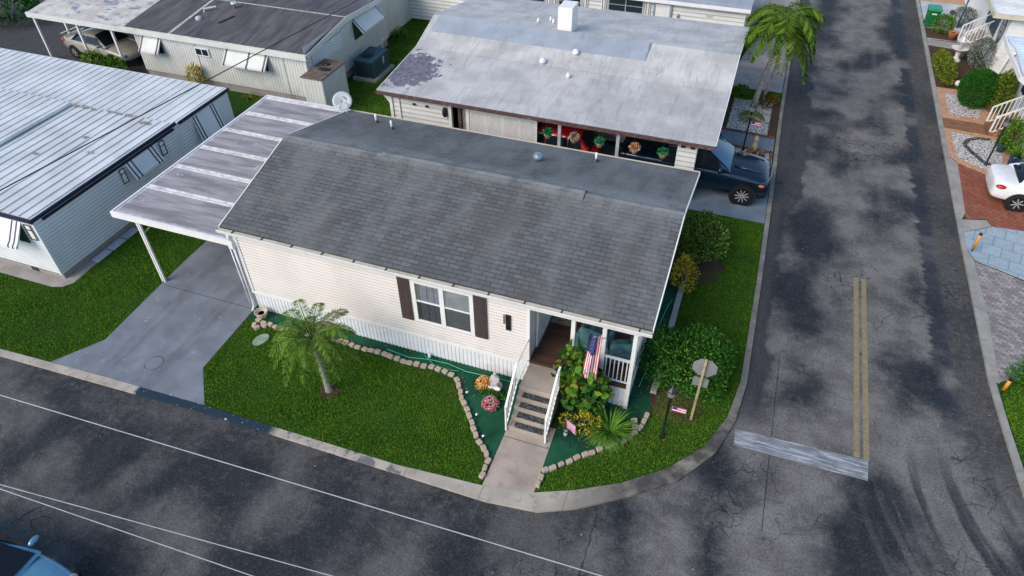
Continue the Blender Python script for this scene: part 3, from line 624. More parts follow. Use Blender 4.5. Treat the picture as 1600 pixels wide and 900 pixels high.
# main lot paving
drive_poly = [(-17.90, 8.37), (-12.46, 8.57), (-13.42, 9.72), (-13.5, 12.3), (-13.45, 21), (-17.3, 21), (-17.28, 13.6), (-17.05, 9.65)]
struct("driveway", MB().prism(drive_poly, .0, .066), M['drive'])
walk_poly = [(-4.14, 8.82), (-2.84, 9.07), (-2.90, 11.1), (-4.16, 11.1)]
struct("footpath", MB().prism(walk_poly, .0, .078), M['walk'])
turfL = [(-13.45, 12.6), (-13.45, 12.0), (-13.0, 11.86), (-12.0, 11.86), (-10.0, 11.92), (-7.7, 11.87), (-6.9, 11.92), (-6.25, 11.8), (-6.0, 11.6), (-5.72, 11.2), (-5.24, 10.65), (-4.83, 10.12), (-4.47, 9.8), (-4.17, 9.5), (-4.14, 12.6)]
turfR = [(-2.86, 9.4), (-2.5, 9.95), (-2.1, 10.4), (-1.55, 10.88), (-1.05, 11.33), (-.74, 11.9), (-.62, 12.45), (-.66, 13.2), (-.62, 19.5), (-1.35, 19.5), (-1.35, 12.6), (-2.88, 12.6)]
struct("turf_carpet", MB().prism(turfL, 0, .07), M['turf'])
struct("turf_carpet", MB().prism(turfR, 0, .07), M['turf'])
grass("short green lawn grass in front of the cream house", [(-12.46, 8.58), (-6.45, 8.66), (-4.2, 8.86), (-4.2, 9.5), (-4.9, 10.1), (-5.3, 10.65), (-5.78, 11.2), (-6.1, 11.6), (-6.9, 11.84), (-7.7, 11.8), (-10, 11.84), (-13.4, 11.8), (-13.38, 9.8)], 2900, .06, .055, .008, seed=2)
grass("short green lawn grass between the white metal house and the grey driveway", [(-27, 8.1), (-19.84, 8.28), (-17.9, 8.38), (-17.08, 9.65), (-17.3, 13.6), (-17.3, 21.2), (-20.2, 21.2), (-20.2, 12.5), (-20.0, 11.3), (-20.5, 10.95), (-27, 10.7)], 2400, .06, .055, .008, seed=3)
grass("short dull green lawn grass in the corner by the stop sign and along the side street", [(-2.78, 9.12), (-1.87, 9.52), (-.85, 10.1), (.12, 10.9), (.95, 11.92), (1.38, 13.08), (1.58, 14.5), (1.6, 19), (1.55, 22.5), (-.55, 22.4), (-.55, 13), (-.55, 12), (-1.0, 11.25), (-1.55, 10.8), (-2.1, 10.3), (-2.75, 9.7)], 2600, .06, .055, .008, seed=4)
grass("green grass in the yard between the aged white house and the coated roof house", [(-20, 21.5), (-13.5, 21.5), (-13.6, 23), (-14, 36), (-14, 46), (-22, 46), (-20.6, 36), (-18.8, 33), (-18.8, 27), (-20, 27)], 900, .06, .06, .014, seed=5)
grass("green grass in the bottom corner across the side street", [(8.6, 16.7), (9.3, 17.2), (13, 17.2), (13, 9.1), (10.5, 10.0), (9.4, 11.4), (8.9, 13.2), (8.66, 15.3)], 2200, .065, .055, .009, seed=6)

# ------------------------------------------------------------------ main house
FY = 12.45; RX0, RX1 = -13.75, -0.92; RYF, RYR = 12.38, 19.92; RZ = 3.32; RIDY = 16.15; RIDZ = 4.28
house = thing("mobile_home", "cream mobile home with grey shingle roof, brown shutters and corner porch at the crossing", "house", (-7.3, 16, 0))
wl = MB()
wl.siding('x', -13.35, -4.15, FY, .82, 3.12, .115)
wl.siding('y', FY, RYR - .15, -13.35, .82, 3.12, .115, -1)
wl.siding('x', -13.35, -1.3, 19.75, .82, 3.12, .115, 1)
wl.siding('y', 16.4, 19.75, -1.3, .82, 3.12, .115, 1)
wl.siding('y', FY + .01, 16.4, -4.15, .98, 3.1, .115, 1)
wl.siding('x', -4.15, -1.3, 16.4, .98, 3.1, .115, -1)
for xx in (-13.37, -1.25):
    wl.add([(xx, 12.5, 3.1), (xx, 19.8, 3.1), (xx, 19.8, 3.3), (xx, RIDY, 4.2), (xx, 12.5, 3.3)], [(0, 1, 2, 3, 4)])
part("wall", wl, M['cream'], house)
tr = MB(); tr.box(-13.42, -13.30, FY - .035, FY + .06, .82, 3.12); tr.box(-4.2, -4.12, FY - .035, FY + .05, .82, 3.12)
tr.box(-13.42, -4.12, FY - .045, FY - .0165, .78, .86); tr.box(-13.6, -1.02, RYF + .03, FY + .08, 3.10, 3.22); tr.box(-4.12, -1.2, FY - .05, FY + .09, 2.99, 3.10)
part("trim", tr, M['white'], house)
sk = MB(); sk.ribs('x', -13.35, -4.15, FY + .01, .06, .82, .125); sk.ribs('x', -2.95, -1.3, FY + .03, .06, .84, .125); sk.ribs('y', FY + .03, 19.75, -1.3, .06, .84, .125, .02, 1); sk.ribs('y', FY, 19.75, -13.35, .06, .82, .125, .02, -1)
part("skirting", sk, M['skirt'], house)
b = (RIDZ - RZ) / (RIDY - RYF); rf = MB()
rf.extx([(RYF, RZ), (RIDY, RIDZ), (RYR, RZ), (RYR, RZ - .09), (RIDY, RIDZ - .09), (RYF, RZ - .09)], RX0, RX1)
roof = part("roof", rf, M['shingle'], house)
rc = MB(); rc.extx([(RIDY - .2, RIDZ - .2 * b + .006), (RIDY, RIDZ + .05), (RIDY + .2, RIDZ - .2 * b + .006), (RIDY + .2, RIDZ - .2 * b - .02), (RIDY, RIDZ), (RIDY - .2, RIDZ - .2 * b - .02)], RX0, -10.2)
part("ridge_cap", rc, M['shingle'], roof); rc = MB()
rc.extx([(RIDY - .15, RIDZ - .15 * b + .006), (RIDY, RIDZ + .03), (RIDY + .15, RIDZ - .15 * b + .006), (RIDY, RIDZ)], -3.75, RX1)
part("ridge_cap", rc, M['shingle'], roof)
rv = MB(); rv.extx([(RIDY - .24, RIDZ - .24 * b + .055), (RIDY, RIDZ + .10), (RIDY + .24, RIDZ - .24 * b + .055), (RIDY + .24, RIDZ - .24 * b), (RIDY, RIDZ), (RIDY - .24, RIDZ - .24 * b)], -10.2, -3.75)
part("ridge_vent", rv, M['shingle'], roof)
for xx, o in ((RX0 - .02, RX0 + .01), (RX1 - .01, RX1 + .02)):
    rk = MB(); rk.add([(xx, RYF, RZ - .11), (o, RYF, RZ - .11), (o, RYF, RZ + .012), (xx, RYF, RZ + .012), (xx, RIDY, RIDZ - .11), (o, RIDY, RIDZ - .11), (o, RIDY, RIDZ + .012), (xx, RIDY, RIDZ + .012), (xx, RYR, RZ - .11), (o, RYR, RZ - .11), (o, RYR, RZ + .012), (xx, RYR, RZ + .012)],
           [(0, 1, 2, 3), (3, 2, 6, 7), (7, 6, 10, 11), (0, 3, 7, 4), (4, 7, 11, 8), (1, 5, 6, 2), (5, 9, 10, 6), (0, 4, 5, 1), (4, 8, 9, 5), (8, 11, 10, 9)]); part("drip_edge", rk, M['white'], roof)
gt = MB(); gt.extx([(RYF - .15, 3.20), (RYF - .175, 3.30), (RYF - .15, 3.305), (RYF - .14, 3.22), (RYF + .01, 3.22), (RYF + .01, 3.19)], RX0, RX1 + .02)
g_ = part("gutter", gt, M['white'], house)
gt = MB(); gt.extx([(RYR, 3.19), (RYR, 3.22), (RYR + .09, 3.22), (RYR + .10, 3.305), (RYR + .115, 3.30), (RYR + .10, 3.20)], RX0, RX1); part("gutter", gt, M['gutter'], house)
gd = MB(); gd.box(RX0 + .02, RX1, RYF - .138, RYF + .008, 3.222, 3.272); part("gutter_bed", gd, M['gutter'], g_)
for k in range(13): part("gutter_hanger", MB().box(RX0 + .5 + k, RX0 + .525 + k, RYF - .15, RYF + .0, 3.273, 3.30), M['brown'], g_)
ds = MB(); ds.tube([(-13.5, RYF - .04, 3.2), (-13.5, RYF - .03, 2.95), (-13.46, FY - .08, 2.8), (-13.44, FY - .08, .25), (-13.46, FY - .2, .1)], .05, 8)
ds.tube([(-13.64, FY - .05, 2.6), (-13.6, FY - .06, .2)], .025, 6)
part("downspout", ds, M['pvc'], g_, True)
for (x, y, z, h) in ((-12.15, 19.13, 3.54, .38), (-11.33, 18.75, 3.63, .36), (-4.18, 19.2, 3.53, .36)):
    pb = MB(); pb.tube([(x, y, z - .05), (x, y, z + h * .8)], .036, 10); vp = part("vent_pipe", pb, M['pvc'], roof, True)
    part("pipe_boot", MB().lathe((x, y, z - .04), [(.13, 0), (.10, .05), (.06, .1)], 12), M['black'], vp)
tv = MB(); tv.lathe((-5.85, 18.25, 3.72), [(.10, 0), (.10, .08), (.16, .11), (.17, .18), (.12, .26), (.04, .29)], 16); part("roof_vent", tv, mat("pale_blue_vent", (.20, .28, .33), .4, .3), roof, True)
# front window with shutters
win = MB(); wx = [(-7.58, -7.46), (-6.74, -6.60), (-5.84, -5.72)]
for a, c in wx: win.box(a, c, FY - .075, FY - .014, 1.47, 3.04)
for z0, z1 in ((1.47, 1.56), (2.95, 3.04)):
    win.box(-7.46, -6.74, FY - .073, FY - .014, z0, z1); win.box(-6.60, -5.84, FY - .073, FY - .014, z0, z1)
wpart = part("window", win, M['white'], house, bevel=.006)
for a, c, mm in ((-7.46, -6.74, 'curtain'), (-6.60, -5.84, 'blind')):
    sa = MB(); sa.box(a, c, FY - .062, FY - .024, 2.27, 2.32); part("sash_rail", sa, M['white'], wpart)
    for z0, z1, gm_ in ((1.56, 2.27, 'screened_glass'), (2.32, 2.95, 'glass')): part("pane", MB().add([(a, FY - .045, z0), (c, FY - .045, z0), (c, FY - .045, z1), (a, FY - .045, z1)], [(0, 1, 2, 3)]), M[gm_], wpart)
    cm = MB()
    if mm == 'curtain':
        for i in range(18):
            x0 = a + (c - a) * i / 18; x1 = a + (c - a) * (i + 1) / 18; y0 = FY - .034 + (.014 if i % 2 else 0); y1 = FY - .034 + (0 if i % 2 else .014); cm.cur = 1 if i < 3 or i in (8, 13) else 0
            cm.add([(x0, y0, 1.56), (x1, y1, 1.56), (x1, y1, 2.95), (x0, y0, 2.95)], [(0, 1, 2, 3)])
    else:
        for i in range(34):
            z0 = 1.58 + i * .04; cm.add([(a, FY - .032, z0), (c, FY - .032, z0), (c, FY - .021, z0 + .026), (a, FY - .021, z0 + .026)], [(0, 1, 2, 3)])
    part("curtain" if mm == 'curtain' else "blind", cm, [M[mm], M['curtain2']] if mm == 'curtain' else M[mm], wpart)
    part("backing", MB().add([(a, FY - .018, 1.56), (c, FY - .018, 1.56), (c, FY - .018, 2.95), (a, FY - .018, 2.95)], [(0, 1, 2, 3)]), M['dark'], wpart)
for a in (-8.0, -5.70):
    s_ = MB(); s_.box(a, a + .35, FY - .06, FY - .014, 1.45, 3.02)
    for z0, z1 in ((1.5, 2.2), (2.27, 2.97)):
        for k in range(int((z1 - z0) / .05)): s_.obox((a + .175, FY - .066, z0 + .025 + k * .05), (.25, .012, .04), (R(25), 0, 0))
    part("shutter", s_, M['brown'], house)
pl = MB(); pl.box(-4.80, -4.66, FY - .05, FY - .016, 2.02, 2.58); plaque = part("number_plaque", pl, M['black'], house)
lm = MB(); 
for k in range(5): lm.ell((-4.85, FY - .045, 2.55 - .075 * k), (.022, .02, .022), 8, 5)
lm.tube([(-4.85, FY - .045, 2.25), (-4.85, FY - .045, 2.55)], .012, 6)
part("ornament", lm, M['black'], plaque)
# porch
dk = MB(); dk.box(-4.13, -1.28, FY - .02, 16.38, .86, .98); part("deck", dk, M['deck'], house)
part("porch_ceiling", MB().box(-4.13, -1.28, FY + .1, 16.38, 3.06, 3.1), M['white'], house)
for x, y in ((-2.93, FY), (-2.10, FY), (-1.30, FY), (-1.30, 14.4)):
    pb = MB(); pb.box(x - .055, x + .055, y - .05, y + .06, .06 if x == -1.30 and y == FY else .98, 3.0); part("porch_post", pb, M['white'], house, bevel=.008)
def railing(name, a, bb, h, parent, n, local=False, wdt=.06, m='white', foot=True):
    mb = MB(); a = Vector(a); bb = Vector(bb); U = Vector((0, 0, h)); mb.bar(a + U, bb + U, wdt, wdt * .8); mb.bar(a + Vector((0, 0, .1)), bb + Vector((0, 0, .1)), wdt * .7, wdt * .6)
    for i in range(n):
        q = a.lerp(bb, (i + .5) / n); mb.bar(q + Vector((0, 0, .1)), q + U, wdt * .45)
    return part(name, mb, M[m], parent)
railing("porch_railing", (-2.88, FY + .01, .98), (-2.15, FY + .01, .98), .95, house, 6)
railing("porch_railing", (-2.04, FY + .01, .98), (-1.36, FY + .01, .98), .95, house, 6)
railing("porch_railing", (-1.30, FY + .08, .98), (-1.30, 14.35, .98), .95, house, 14)
railing("porch_railing", (-1.30, 14.47, .98), (-1.30, 16.35, .98), .95, house, 14)
sdoor = MB()      # screen door with diamond lattice standing along the entry wall
for a in (13.0, 13.9, 14.8): sdoor.box(-4.12, -4.07, a, a + .07, .99, 2.95)
for z, h in ((.985, .12), (2.88, .07)): sdoor.box(-4.118, -4.072, 13.07, 14.8, z, z + h)
for k in range(-19, 30):
    y0 = 13.07 + k * .11
    for s in (1, -1):
        pts = []
        for tt in np.linspace(0, 1, 60):
            yy = y0 + s * tt * 1.8 + (0 if s > 0 else 1.3); zz = 1.10 + tt * 1.8
            if 13.07 <= yy <= 14.8: pts.append((yy, zz))
        if len(pts) > 1: sdoor.bar((-4.10, *pts[0]), (-4.10, *pts[-1]), .016)
part("screen_door", sdoor, M['white'], house)
part("screen_backing", MB().box(-4.132, -4.122, 13.07, 14.8, 1.0, 2.9), M['dark'], house)
part("back_door", MB().box(-3.9, -3.0, 16.33, 16.37, .98, 2.95), M['dark'], house)
# steps
stp = thing("entry_steps", "tan concrete entry steps with white railings leading up to the cream house porch", "steps", (-3.6, 11.5, .06))
sm_ = MB(); sm_.box(-4.1, -3.08, 11.5, FY - .03, .07, .93)
for i in range(4): sm_.box(-4.1, -3.08, 11.5 - .212 * (i + 1), 11.5 - .212 * i - .003, .07, .93 - .175 * (i + 1))
part("stair_block", sm_, M['steps'], stp, bevel=.012)
for i in range(4):
    mm_ = MB(); y1 = 11.5 - .212 * i - .012; mm_.box(-3.96, -3.16, y1 - .18, y1, .93 - .175 * (i + 1) + .002, .93 - .175 * (i + 1) + .016)
    solo("step_mat", mm_, M['mats'], ["black and cream scroll mat on the top entry step just below the landing", "black and cream scroll mat on the second entry step down from the landing", "black and cream scroll mat on the third entry step down from the landing", "black and cream scroll mat on the bottom entry step by the path"][i], "mat", "scroll mats on the entry steps")
for x in (-4.16, -3.04):
    rb = MB(); q = [(x, FY - .05, 1.85), (x, 11.5, 1.85), (x, 10.62, 1.05)] if x < -4 else [(x, 11.75, 1.85), (x, 11.5, 1.82), (x, 10.58, 1.02)]
    for a, c in zip(q[:-1], q[1:]): rb.bar(a, c, .055, .05)
    lowq = [(a[0], a[1], a[2] - .82) for a in q]
    for a, c in zip(lowq[:-1], lowq[1:]): rb.bar(a, c, .03, .03)
    for (a, c), (d, e) in zip(zip(q[:-1], q[1:]), zip(lowq[:-1], lowq[1:])):
        nb = max(2, int((Vector(a) - Vector(c)).length / .135))
        for i in range(nb): rb.bar(Vector(a).lerp(Vector(c), (i + .5) / nb), Vector(d).lerp(Vector(e), (i + .5) / nb), .014)
    rb.bar(q[-1], (x, q[-1][1], .08), .045)
    part("handrail", rb, M['white'], stp)
solo("rug", MB().box(-4.02, -3.42, 14.12, 15.2, .982, .995), M['rug'], "patterned tan and brown rug lying on the porch deck", "rug")
def armchair(x, y, rz, label):
    t = thing("armchair", label, "chair", (x, y, .98), "covered porch chairs", rz)
    part("seat", MB().box(-.34, .34, -.34, .34, .12, .46), M['tealcloth'], t, True, .06, local=True)
    part("backrest", MB().obox((0, .33, .62), (.68, .16, .62), (R(-10), 0, 0)), M['tealcloth'], t, True, .05, local=True)
    for s in (-1, 1): part("armrest", MB().box(s * .40 - .06, s * .40 + .06, -.34, .36, .1, .62), M['tealcloth'], t, True, .04, local=True)
    for a in (-.34, .34):
        for c in (-.28, .3): part("leg", MB().box(a - .025, a + .025, c - .025, c + .025, 0, .12), M['black'], t, local=True)
armchair(-1.80, 13.35, R(200), "teal covered porch chair behind the corner railing")
armchair(-2.55, 13.6, R(170), "teal covered porch chair beside the wooden deck entry")
# flag on the porch post
fl = thing("flag", "american flag hanging from an angled pole on the white porch post", "flag", (-2.10, FY - .06, 2.5))
part("pole", MB().tube([(-2.10, FY - .05, 2.62), (-2.20, 11.60, 3.42)], .014, 8), M['steelpole'], fl)
fm = MB(); nc, nr = 13, 26
def fpt(u, v):   # v down, u across
    wv = .5 + .5 * v; x = -2.20 + (u - .5) * .40 * wv - .04 * v; yv = 11.62 + .07 * math.sin(u * 9 + v * 1.5) * (1 - .2 * v) - .02 * v
    return (x + (u * .1 - .02) * (1 - v), yv + u * .08 * (1 - v), 3.40 - v * 1.5 + (u - .5) * -.1 * (1 - v))
for i in range(nc):
    for j in range(nr):
        u0, u1, v0, v1 = i / nc, (i + 1) / nc, j / nr, (j + 1) / nr
        fm.cur = 2 if (v0 < .40 and i < 8) else (0 if i % 2 == 0 else 1)
        fm.add([fpt(u0, v0), fpt(u1, v0), fpt(u1, v1), fpt(u0, v1)], [(0, 1, 2, 3)])
fm.cur = 1
for i in range(4):
    for j in range(9):
        u, v = (.07 + .15 * i + (.07 if j % 2 else 0)), .03 + .04 * j
        if u > .58: continue
        q = Vector(fpt(u, v)) + Vector((0, -.006, 0)); r_ = .010
        st = [(q.x + r_ * (1 if k % 2 == 0 else .42) * math.sin(k * math.pi / 5), q.y, q.z + r_ * (1 if k % 2 == 0 else .42) * math.cos(k * math.pi / 5)) for k in range(10)]
        fm.add(st, [tuple(range(10))])
part("cloth", fm, [M['flagred'], M['flagwhite'], M['flagblue']], fl, True)

# carport beside the main house
cp = thing("carport", "flat weathered panel carport with white beams beside the cream house", "carport", (-15.9, 16.5, .06))
cr = MB(); cr.box(-18.0, -13.38, 12.45, 20.75, 2.72, 2.80)
part("roof_panel", cr, M['carport_roof'], cp)
sb = MB()
for k in range(6):
    y = 13.88 + k * 1.33
    for d in (0, .13): sb.box(-17.95, -13.4, y + d, y + d + .06, 2.80, 2.835)
    sb.box(-17.95, -13.4, y + .06, y + .13, 2.80, 2.806)
part("roof_seam", sb, mat('seam_white', (.58, .57, .57), .5, var=.2, scale=5, stain=(.33, .31, .31), stain_amt=.8), cp)
fb = MB(); fb.box(-18.06, -13.40, 12.38, 12.45, 2.62, 2.83); fb.box(-18.06, -18.0, 12.45, 20.8, 2.62, 2.83); fb.box(-18.0, -13.4, 20.75, 20.8, 2.62, 2.83)
fb.box(-13.58, -13.42, 12.30, 12.375, 2.60, 2.84)
part("fascia", fb, M['white'], cp)
for x, y in ((-17.2, 12.5), (-17.2, 14.95), (-17.2, 17.9), (-17.2, 20.6)):
    pb = MB()
    for d in (-.05, .05): pb.box(x + d - .025, x + d + .025, y - .03, y + .03, .06, 2.66)
    pb.box(x - .03, x + .03, y + .005, y + .02, .06, 2.66)
    part("post", pb, M['white'], cp)
part("brace", MB().bar((-17.2, 12.52, 2.05), (-16.9, 14.0, 2.66), .04), M['wood'], cp)
# satellite dish
sd = thing("satellite_dish", "round grey satellite dish on the back corner of the shingle roof", "satellite dish", (-13.62, 19.55, 3.35))
dm = MB(); 
def dish_pts():
    ax = Vector((.35, -.62, .70)).normalized(); u = ax.cross(Vector((0, 0, 1))).normalized(); v = u.cross(ax); c0 = Vector((-13.98, 19.95, 3.62)); vs = []; fs = []; n = 24; rr = [.02, .14, .26, .36]
    for s_ in (0, -.012):
        for r in rr: vs += [c0 + ax * (r * r * .5 + s_) + (u * math.cos(6.2832 * k / n) + v * math.sin(6.2832 * k / n)) * r for k in range(n)]
    for h in range(2):
        for i in range(3):
            o_ = (h * 4 + i) * n; fs += [(o_ + k, o_ + (k + 1) % n, o_ + n + (k + 1) % n, o_ + n + k) for k in range(n)]
    fs += [(3 * n + k, 3 * n + (k + 1) % n, 7 * n + (k + 1) % n, 7 * n + k) for k in range(n)]
    fs += [tuple(range(n)), tuple(range(4 * n, 5 * n))]
    return vs, fs, c0, ax, u, v
vs, fs, c0, ax, u_, v_ = dish_pts(); dm.add(vs, fs); dsh = part("reflector", dm, M['dishm'], sd, True)
lg = MB()
for k, (a, l) in enumerate(((.10, .13), (.03, .09))):
    c_ = c0 - u_ * .12 + v_ * a + ax * .03
    for j in range(4): lg.add([c_ + u_ * (j * l / 3 - .06) + v_ * (.0 + .02 * j), c_ + u_ * (j * l / 3 - .03) + v_ * (.005 + .02 * j), c_ + u_ * (j * l / 3 - .03) + v_ * (.03 + .02 * j), c_ + u_ * (j * l / 3 - .06) + v_ * (.025 + .02 * j)], [(0, 1, 2, 3)])
part("marking", lg, M['black'], dsh)
part("mast", MB().tube([(-13.62, 19.6, 3.36), (-13.7, 19.8, 3.6), (-13.95, 19.97, 3.60)], .022, 8), M['steelpole'], sd)
ar = MB(); ar.tube([(-13.85, 19.6, 3.42), (-13.72, 19.35, 3.75)], .012, 6); ar.ell((-13.72, 19.33, 3.77), (.05, .06, .05)); part("feed_arm", ar, M['pvc'], sd)

# ------------------------------------------------------------------ bed edging stones
def edging(pts, label, group, seed, L=.22, proto=[None]):
    g = random.Random(seed); P = [Vector((a, c_, 0)) for a, c_ in pts]; d = 0; tot = sum((P[i + 1] - P[i]).length for i in range(len(P) - 1)); n = int(tot / L)
    if proto[0] is None:
        pb = MB(); pb.prism([(-.10, -.07), (.08, -.075), (.10, -.03), (.10, .06), (.05, .075), (-.08, .07)], 0, .13)
        proto[0] = solo("edging_block", pb, M['stone'], label, "edging block", group, bevel=.015); first = True
    else: first = False
    for i in range(n):
        s_ = (i + .5) * tot / n; k = 0
        while k < len(P) - 2 and s_ > (P[k + 1] - P[k]).length: s_ -= (P[k + 1] - P[k]).length; k += 1
        q = P[k].lerp(P[k + 1], min(1, s_ / (P[k + 1] - P[k]).length)); dr = P[k + 1] - P[k]
        o = proto[0] if (first and i == 0) else link(proto[0].copy())
        o.location = (q.x + g.uniform(-.02, .02), q.y + g.uniform(-.02, .02), .062); o.rotation_euler = (g.uniform(-.08, .08), g.uniform(-.08, .08), math.atan2(dr.y, dr.x) + g.uniform(-.15, .15)); o.scale = (g.uniform(.88, 1.05), g.uniform(.8, .98), g.uniform(.6, .9))
        o["label"] = label; o["group"] = group
edging([(-13.1, 11.93), (-12.3, 11.86), (-11.3, 11.9), (-10, 12.02), (-9.5, 11.95), (-8.6, 11.98), (-7.7, 11.9), (-6.92, 11.98), (-6.25, 11.88)], "tan concrete edging block in the straight row between the front lawn and the white skirting", "straight row of edging blocks", 1)
edging([(-6.2, 11.84), (-6.02, 11.65), (-5.72, 11.2), (-5.24, 10.66), (-4.83, 10.13), (-4.47, 9.82), (-4.24, 9.55), (-4.24, 8.95)], "tan concrete edging block in the curved row left of the entry path", "curved row of edging blocks left of the path", 2)
edging([(-2.8, 9.18), (-2.8, 9.72), (-2.5, 9.98), (-2.1, 10.4), (-1.55, 10.9), (-1.06, 11.36), (-.75, 11.92), (-.64, 12.45)], "tan concrete edging block in the curved row right of the entry path", "curved row of edging blocks right of the path", 3)
for q in ((-13.0, 11.70), (-12.85, 11.62), (-12.7, 11.78), (-.95, 12.05), (-.9, 11.85)):
    o = link(bpy.data.objects["edging_block"].copy()); o.location = (*q, .062); o.rotation_euler = (rnd.uniform(-.2, .2), rnd.uniform(-.2, .2), rnd.uniform(0, 3))
    o["label"] = "loose tan block lying out of line beside the end of the edging row"; o["group"] = "loose edging blocks"
eb = MB()
eb.box(-.76, -.58, 13.2, 19.4, .05, .16)
struct("garden_edge", eb, M['pad'], bevel=.015)

# ------------------------------------------------------------------ house with ribbed white roof on the left
h3 = thing("metal_roof_house", "white metal sided house with ribbed pale roof, navy trim and striped awnings", "house", (-27, 16.3, .06))
w3 = MB(); w3.siding('x', -40, -20.45, 11.45, .30, 2.46, .13); w3.siding('y', 11.45, 21.2, -20.45, .30, 2.46, .13, 1); w3.siding('x', -40, -20.45, 21.2, .30, 2.46, .13, 1)
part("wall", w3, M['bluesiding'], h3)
c3 = MB(); c3.box(-20.52, -20.43, 11.40, 11.48, .28, 2.46); part("corner_trim", c3, M['metalwhite'], h3)
b3 = MB(); b3.box(-40, -20.47, 11.47, 21.18, .05, .30); part("foundation", b3, M['block'], h3)
r3 = MB(); r3.box(-40, -20.40, 11.40, 17.95, 2.47, 2.60); r3.box(-40, -20.40, 17.955, 21.25, 2.44, 2.53)
for k in range(49):
    x = -20.55 - k * .40
    r3.box(x - .025, x + .025, 11.42, 17.93, 2.60, 2.638); r3.box(x - .02, x + .02, 17.97, 21.24, 2.53, 2.555)
r3.box(-40, -25.2, 13.8, 17.8, 2.645, 2.76)
for k in range(37): r3.box(-25.4 - k * .4 - .02, -25.4 - k * .4 + .02, 13.82, 17.78, 2.76, 2.79)
rr3 = part("roof", r3, M['rib_roof'], h3)
f3 = MB(); f3.box(-40, -20.36, 11.34, 11.40, 2.47, 2.62); f3.box(-20.398, -20.34, 11.34, 18.05, 2.505, 2.625); f3.box(-20.398, -20.34, 18.2, 21.28, 2.43, 2.55); f3.box(-20.43, -20.375, 11.75, 17.9, 2.35, 2.43)
part("trim", f3, M['navy'], h3)
SEAL = mat("sealant", (.26, .24, .20), .9, var=.4, scale=9, stain=(.10, .08, .06), stain_amt=.8)
for (x, y, s) in ((-25.0, 17.8, .22), (-24.6, 17.86, .3), (-24.1, 17.82, .18), (-23.3, 17.87, .22), (-22.9, 17.85, .2), (-22.4, 17.88, .25), (-21.4, 17.6, .32), (-22.7, 16.0, .2), (-23.5, 14.5, .18), (-21.7, 15.2, .16)):
    n_ = 9; st3 = MB(); st3.add([(x + s * (.7 + .3 * rnd.random()) * math.cos(6.28 * k / n_), y + .45 * s * (.6 + .4 * rnd.random()) * math.sin(6.28 * k / n_), 2.6435) for k in range(n_)], [tuple(range(n_))]); part("sealant_patch", st3, SEAL, rr3)
def awning(parent, axis, a0, a1, plane, zt, zb, proj, out, stripes, m='metalwhite'):
    prof = [(0, zt), (proj * .75, zb + .18), (proj * .97, zb + .08), (proj, zb), (proj * .9, zb - .02), (proj * .66, zb + .14), (0, zt - .04)]
    mb = MB()
    if axis == 'x': mb.extx([(plane + out * p, z) for p, z in prof], a0, a1)
    else: mb.exty([(plane + out * p, z) for p, z in prof], a0, a1)
    aw = part("awning", mb, M[m], parent)
    for s in stripes:
        q = [(p * 1.0 + .006, z + .006) for p, z in prof[:4]]; sm2 = MB(); SW = .09 if m == 'h4wall' else .06
        for (p0, z0), (p1, z1) in zip(q[:-1], q[1:]):
            if axis == 'x': sm2.add([(s, plane + out * p0, z0), (s + SW, plane + out * p0, z0), (s + SW, plane + out * p1, z1), (s, plane + out * p1, z1)], [(0, 1, 2, 3)])
            else: sm2.add([(plane + out * p0, s, z0), (plane + out * p0, s + .06, z0), (plane + out * p1, s + .06, z1), (plane + out * p1, s, z1)], [(0, 1, 2, 3)])
        part("stripe", sm2, M['navy'], aw)
    return aw
def shutter3(axis, a0, a1, plane, out, z0, z1):
    t_ = .03; mb = MB(); mn = MB()
    def bx(q, u0, u1, w0, w1, d0, d1):
        lo, hi = sorted((plane + out * d0, plane + out * d1))
        if axis == 'x': q.box(u0, u1, lo, hi, w0, w1)
        else: q.box(lo, hi, u0, u1, w0, w1)
    bx(mb, a0, a1, z0, z1, .018, .03)
    zm = (z0 + z1) / 2 + .08
    for u0, u1, w0, w1 in ((a0, a0 + t_, z0, z1), (a1 - t_, a1, z0, z1), (a0 + t_, a1 - t_, z0, z0 + t_), (a0 + t_, a1 - t_, z1 - t_, z1), (a0 + t_, a1 - t_, zm, zm + t_)): bx(mn, u0, u1, w0, w1, .03, .045)
    s_ = part("shutter", mb, M['white'], h3); part("outline", mn, M['navy'], s_)
awning(h3, 'x', -22.8, -21.05, 11.44, 2.34, 1.62, .55, -1, (-22.6, -21.42, -21.22)); shutter3('x', -20.90, -20.62, 11.43, -1, 1.72, 2.34)
part("window", MB().box(-22.6, -21.1, 11.40, 11.43, 1.5, 2.25), M['winglass'], h3)
awning(h3, 'y', 15.35, 16.80, -20.44, 2.34, 1.70, .30, 1, (15.42, 15.6, 16.5, 16.66)); shutter3('y', 14.98, 15.22, -20.43, 1, 1.7, 2.28); shutter3('y', 17.0, 17.26, -20.43, 1, 1.72, 2.3)
awning(h3, 'y', 18.95, 20.35, -20.44, 2.32, 1.15, .30, 1, (19.0, 19.16, 20.05, 20.2))
vb = MB(); vb.box(-21.9, -21.62, 11.44, 11.465, .1, .24); part("foundation_vent", vb, M['dark'], h3)
struct("pavement", MB().prism([(-40, 10.85), (-20.6, 11.0), (-20.25, 11.12), (-20.05, 11.4), (-20.1, 12.5), (-20.1, 21.3), (-20.5, 21.3), (-20.5, 11.5), (-40, 11.5)], .0, .072), M['pad'])
for i, (y0, y1) in enumerate(((12.52, 13.15), (13.22, 13.85), (13.9, 14.5))):
    solo("splash_slab", MB().box(-20.36, -20.04, y0, y1, .074, .125), M['lightslab'], ["pale blue slab beside the metal house, nearest its front corner", "pale blue slab in the middle of three beside the metal house wall", "pale blue slab beside the metal house, farthest from its front corner"][i], "slab", "pale slabs along the metal house", bevel=.01)

